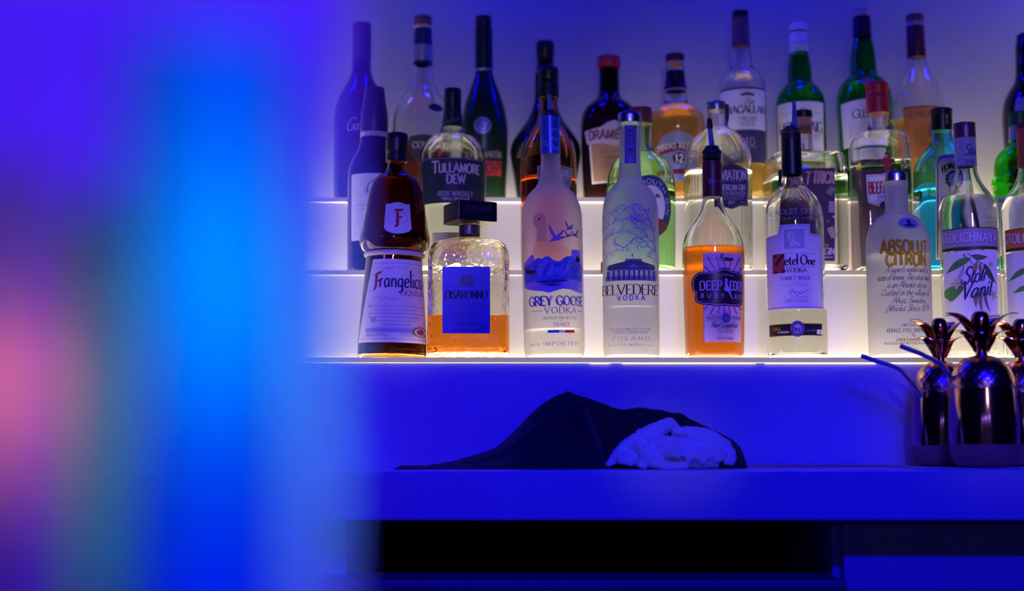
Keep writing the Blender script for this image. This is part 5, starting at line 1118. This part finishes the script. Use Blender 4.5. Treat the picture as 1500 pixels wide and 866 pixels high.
b = Bottle('whisky_bottle', 'green whisky bottle with white cap and white label', 'bottle', 1177, 3,
    [(13, 77), (15, 86), (17.3, 100), (17.5, 116), (19, 124), (26, 130), (33, 140), (35.5, 152), (35.7, 170), (35.5, 282), (34, 288)], green_glass, 205, glass('whisky_in_green', (.6, .5, .1), ior=1.34), tilt=-.6)
b.cap('cap', [(12.3, 36), (13, 37), (13, 47)], white_cap); b.cap('cap_ring', [(12.6, 47), (12.6, 49.5)], black_cap, it=0); b.cap('neck_foil', [(13, 49.5), (13.4, 52), (13.4, 66), (13.7, 67), (13.7, 69), (13.4, 70), (13.4, 78)], white_cap, it=0)
a = b.art(200); a.rect(1144, 149, 1210, 236, paper_w); a.text('LAPHROAIG', 1148, 1207, 178, 194, mat('green_black_ink', (.01, .06, .03), .5, vary=0), .15, .5, .07, track=.05); a.text('ISLAY SINGLE MALT', 1160, 1206, 196.5, 200, MATS['green_black_ink'], .14); a.text('WHISKY', 1186, 1202, 201, 204, MATS['green_black_ink'], .14); a.dashes(1150, 1206, 219, 1, grey_ink); a.ell(1177, 216, 5, 6, grey_ink, 14); a.ell(1177, 164, 6, 6, grey_ink, 16); a.ell(1177, 164, 4.6, 4.6, paper_w, 16); a.dashes(1186, 1204, 165, .8, grey_ink); a.dashes(1150, 1168, 165, .8, grey_ink); a.build('label', b.root, 'white label')
a = b.art(62, 10e-4); a.text('ISLAY SCOTLAND', 1162, 1188, 61, 63.5, navy, .15); a.build('foil_print', b.root)

b = Bottle('whisky_bottle', 'green whisky bottle with pale cap, dark neck foil and cream label', 'bottle', 1271.5, 3,
    [(12.8, 40), (13.3, 55), (15.5, 66), (18.5, 84), (19, 102), (20.5, 112), (29, 119), (37, 130), (40.5, 144), (40.7, 160), (39.5, 220), (38, 282), (36.5, 288)], green_glass, 235, glass('whisky_in_deep_green', (.5, .42, .08), ior=1.34), tilt=-.6)
b.cap('cap', [(11.8, 16), (12.3, 17), (12.3, 26)], pale_cap); b.cap('neck_foil', [(12.5, 26), (13, 30), (13.5, 48), (13.6, 56)], mat('indigo_black_foil', (.02, .015, .04), .35, .3), it=0)
a = b.art(190); a.poly([(1240, 148), (1272, 145), (1305, 147), (1304, 214), (1272, 214), (1242, 214)], paper_w); a.text('G', 1252.5, 1262, 159.5, 172, MATS['green_black_ink'], .18, .5, .08); a.text('LENLIVET', 1261.5, 1300, 161.5, 172, MATS['green_black_ink'], .17, .45, .08)
for k in range(7): a.dashes(1249, 1298, 179 + k * 3.2, .7, grey_ink, k)
a.dashes(1262, 1290, 175, .8, grey_ink); a.rect(1248, 217, 1300, 247, paper_w); a.ell(1273, 117, 13, 4.5, mat('rosy_seal', (.28, .14, .13), .6)); a.build('label', b.root, 'cream label')

b = Bottle('whisky_bottle', 'clear teardrop-necked whisky bottle with orange label and maroon foil', 'bottle', 1352, 3,
    [(13, 84), (14, 92), (17, 103), (23, 115), (30, 128), (35, 143), (36.8, 157), (36, 180), (34, 220), (33, 282), (31.5, 288)], clear, 178, gold_liq, tilt=-.9)
b.cap('cap', [(12.5, 23), (13, 24), (13, 33)], brown_cap); b.cap('collar', [(12.5, 33), (13, 34), (13, 39), (12.5, 40)], grey_foil, it=0); b.cap('neck_foil', [(12.6, 40), (13, 41), (13.4, 70), (13.6, 86)], mat('maroon_foil', (.10, .02, .025), .4, .2), it=0)
a = b.art(195); a.rect(1330, 157, 1386, 231, mat('burnt_orange_label', (.60, .22, .04), .5)); a.rect(1330, 155.5, 1386, 158, mat('dark_orange_edge', (.2, .07, .02), .5)); a.text('GLENMORANGIE', 1334.5, 1385, 163, 172.5, brown_ink, .15, .4, .08); a.text('TEN YEARS', 1348, 1372, 174, 177, brown_ink, .12); a.rect(1362, 182, 1374, 202, mat('violet_panel', (.25, .09, .14), .5)); a.dashes(1346, 1380, 208, 1, brown_ink); a.dashes(1350, 1376, 213, 1, brown_ink); a.build('label', b.root, 'burnt orange label')

b = Bottle('wine_bottle', 'near-black bottle cut off by the right picture edge on the top step', 'bottle', 1513, 3,
    [(14, 52), (14.5, 60), (17, 66), (17.5, 108), (20, 122), (29, 134), (36.5, 150), (39, 168), (38.5, 200), (36.5, 282), (35, 288)], black_glass, solid=True)
b.cap('cap', [(13.5, 51), (15, 52.5), (15, 64), (14, 66)], black_cap)
a = b.art(190); a.rect(1492, 140, 1534, 172, mat('blue_label', (.08, .1, .4), .5)); a.dashes(1496, 1530, 150, 1, navy); a.dashes(1496, 1530, 158, 1, navy); a.build('label', b.root, 'blue label')

# ------------------------------------------------------------------ near end of the bar, far out of focus
BZ = CAMZ - .085
fb = empty('front_bar', 'dark front bar just below the picture, carrying the blurred things', 'bar', (0, .34, 0))
mb = MB(); mb.box(-.75, .9, -.24, .14, BZ - .04, BZ); o = mb.build('bar_top', mat('dark_front_bar', (.05, .05, .07), .35), fb, smooth=False); bevel(o, .004)
mb = MB(); mb.box(-.72, .87, -.18, .10, 0, BZ - .0405); mb.build('bar_body', mat('dark_front_panel', (.03, .03, .04), .5), fb, smooth=False)
def FX(px, Y): return P(px, 433, Y).x
def rnd_prof(p): return [(r, z, 2, r, 0) for r, z in p]
# tall tumbler of blue plastic
YG = .29
gx = FX(308, YG); gr = abs(FX(440, YG) - gx); gt = P(312, 78, YG).z - BZ
gl = empty('tall_tumbler', 'tall bright blue tumbler, badly blurred at the left', 'tumbler', (gx, YG, BZ + .0004))
mb = MB(); lathe(mb, rnd_prof([(1e-5, 0), (gr * .84, 0), (gr * .88, .004), (gr, gt - .003), (gr * 1.03, gt - .002), (gr * 1.03, gt), (gr - .0022, gt), (gr * .88 - .0022, .012), (1e-5, .010)]), 48); mb.build('cup', mat('blue_plastic_tumbler', (.0, .42, .86), .3, coat=.3), gl, fix=True)
# tall menu card standing behind it
YM = .335; mx0, mx1 = FX(-170, YM), FX(500, YM); zt = P(300, -60, YM).z
mn = empty('menu_card', 'tall pale menu card standing behind the blurred tumbler, lit violet', 'menu', ((mx0 + mx1) / 2, YM, BZ + .0004))
hw = (mx1 - mx0) / 2
mb = MB(); mb.box(-hw, hw, -.001, .001, 0, zt - BZ); o = mb.build('card', paper_w, mn, smooth=False); o.rotation_euler = (math.radians(-2), 0, 0)
mb = MB(); mb.box(-hw * .7, hw * .7, -.012, .022, 0, .006); o = mb.build('stand', black_cap, mn, smooth=False); bevel(o, .001)
# candle lamp with a frosted tube
YK = .30; kx = FX(8, YK); kr = abs(FX(90, YK) - kx); kt = P(0, 250, YK).z - BZ
ca = empty('candle_lamp', 'tall frosted candle lamp glowing warm at the left picture edge', 'candle lamp', (kx, YK, BZ + .0004))
m = bpy.data.materials.new('frosted_rose_tube'); m.use_nodes = True; nt = m.node_tree; nt.nodes.remove(nt.nodes['Principled BSDF'])
d_ = nt.nodes.new('ShaderNodeBsdfDiffuse'); t_n = nt.nodes.new('ShaderNodeBsdfTranslucent'); mxn = nt.nodes.new('ShaderNodeMixShader')
d_.inputs[0].default_value = (.60, .50, .65, 1); t_n.inputs[0].default_value = (.8, .55, .45, 1); mxn.inputs[0].default_value = .65
nt.links.new(d_.outputs[0], mxn.inputs[1]); nt.links.new(t_n.outputs[0], mxn.inputs[2]); nt.links.new(mxn.outputs[0], nt.nodes['Material Output'].inputs[0])
mb = MB(); mb.rings([section(r, r, 2, z, 48) for r, z in ((kr, .004), (kr, kt * .5), (kr, kt), (kr - .0015, kt), (kr - .0015, kt * .5), (kr - .0015, .004), (kr, .004))]); mb.build('tube', m, ca, fix=True)
mb = MB(); lathe(mb, rnd_prof([(1e-5, 0), (kr * 1.15, 0), (kr * 1.15, .003), (1e-5, .0038)]), 40); mb.build('foot', brass, ca, fix=True)
zf = P(8, 640, YK).z - BZ
mb = MB(); lathe(mb, rnd_prof([(1e-5, .0042), (kr * .6, .0042), (kr * .6, zf - .014), (1e-5, zf - .013)]), 24); mb.build('candle', mat('wax', (.8, .75, .65), .5), ca, fix=True)
mb = MB(); lathe(mb, rnd_prof(chaikin([(1e-5, zf - .011), (.0030, zf - .007), (.0028, zf - .002), (1e-5, zf + .008)], 2)), 16); mb.build('flame', mat('flame', (1, .7, .4), .5, emis=(1.0, .50, .22), es=2.5, vary=0), ca, fix=True)
l = bpy.data.lights.new('candle_light', 'POINT'); l.color = (1, .40, .42); l.energy = .010; l.shadow_soft_size = .004
o = bpy.data.objects.new('candle_light', l); C.objects.link(o); o.parent = ca; o.location = (0, 0, zf + .012)
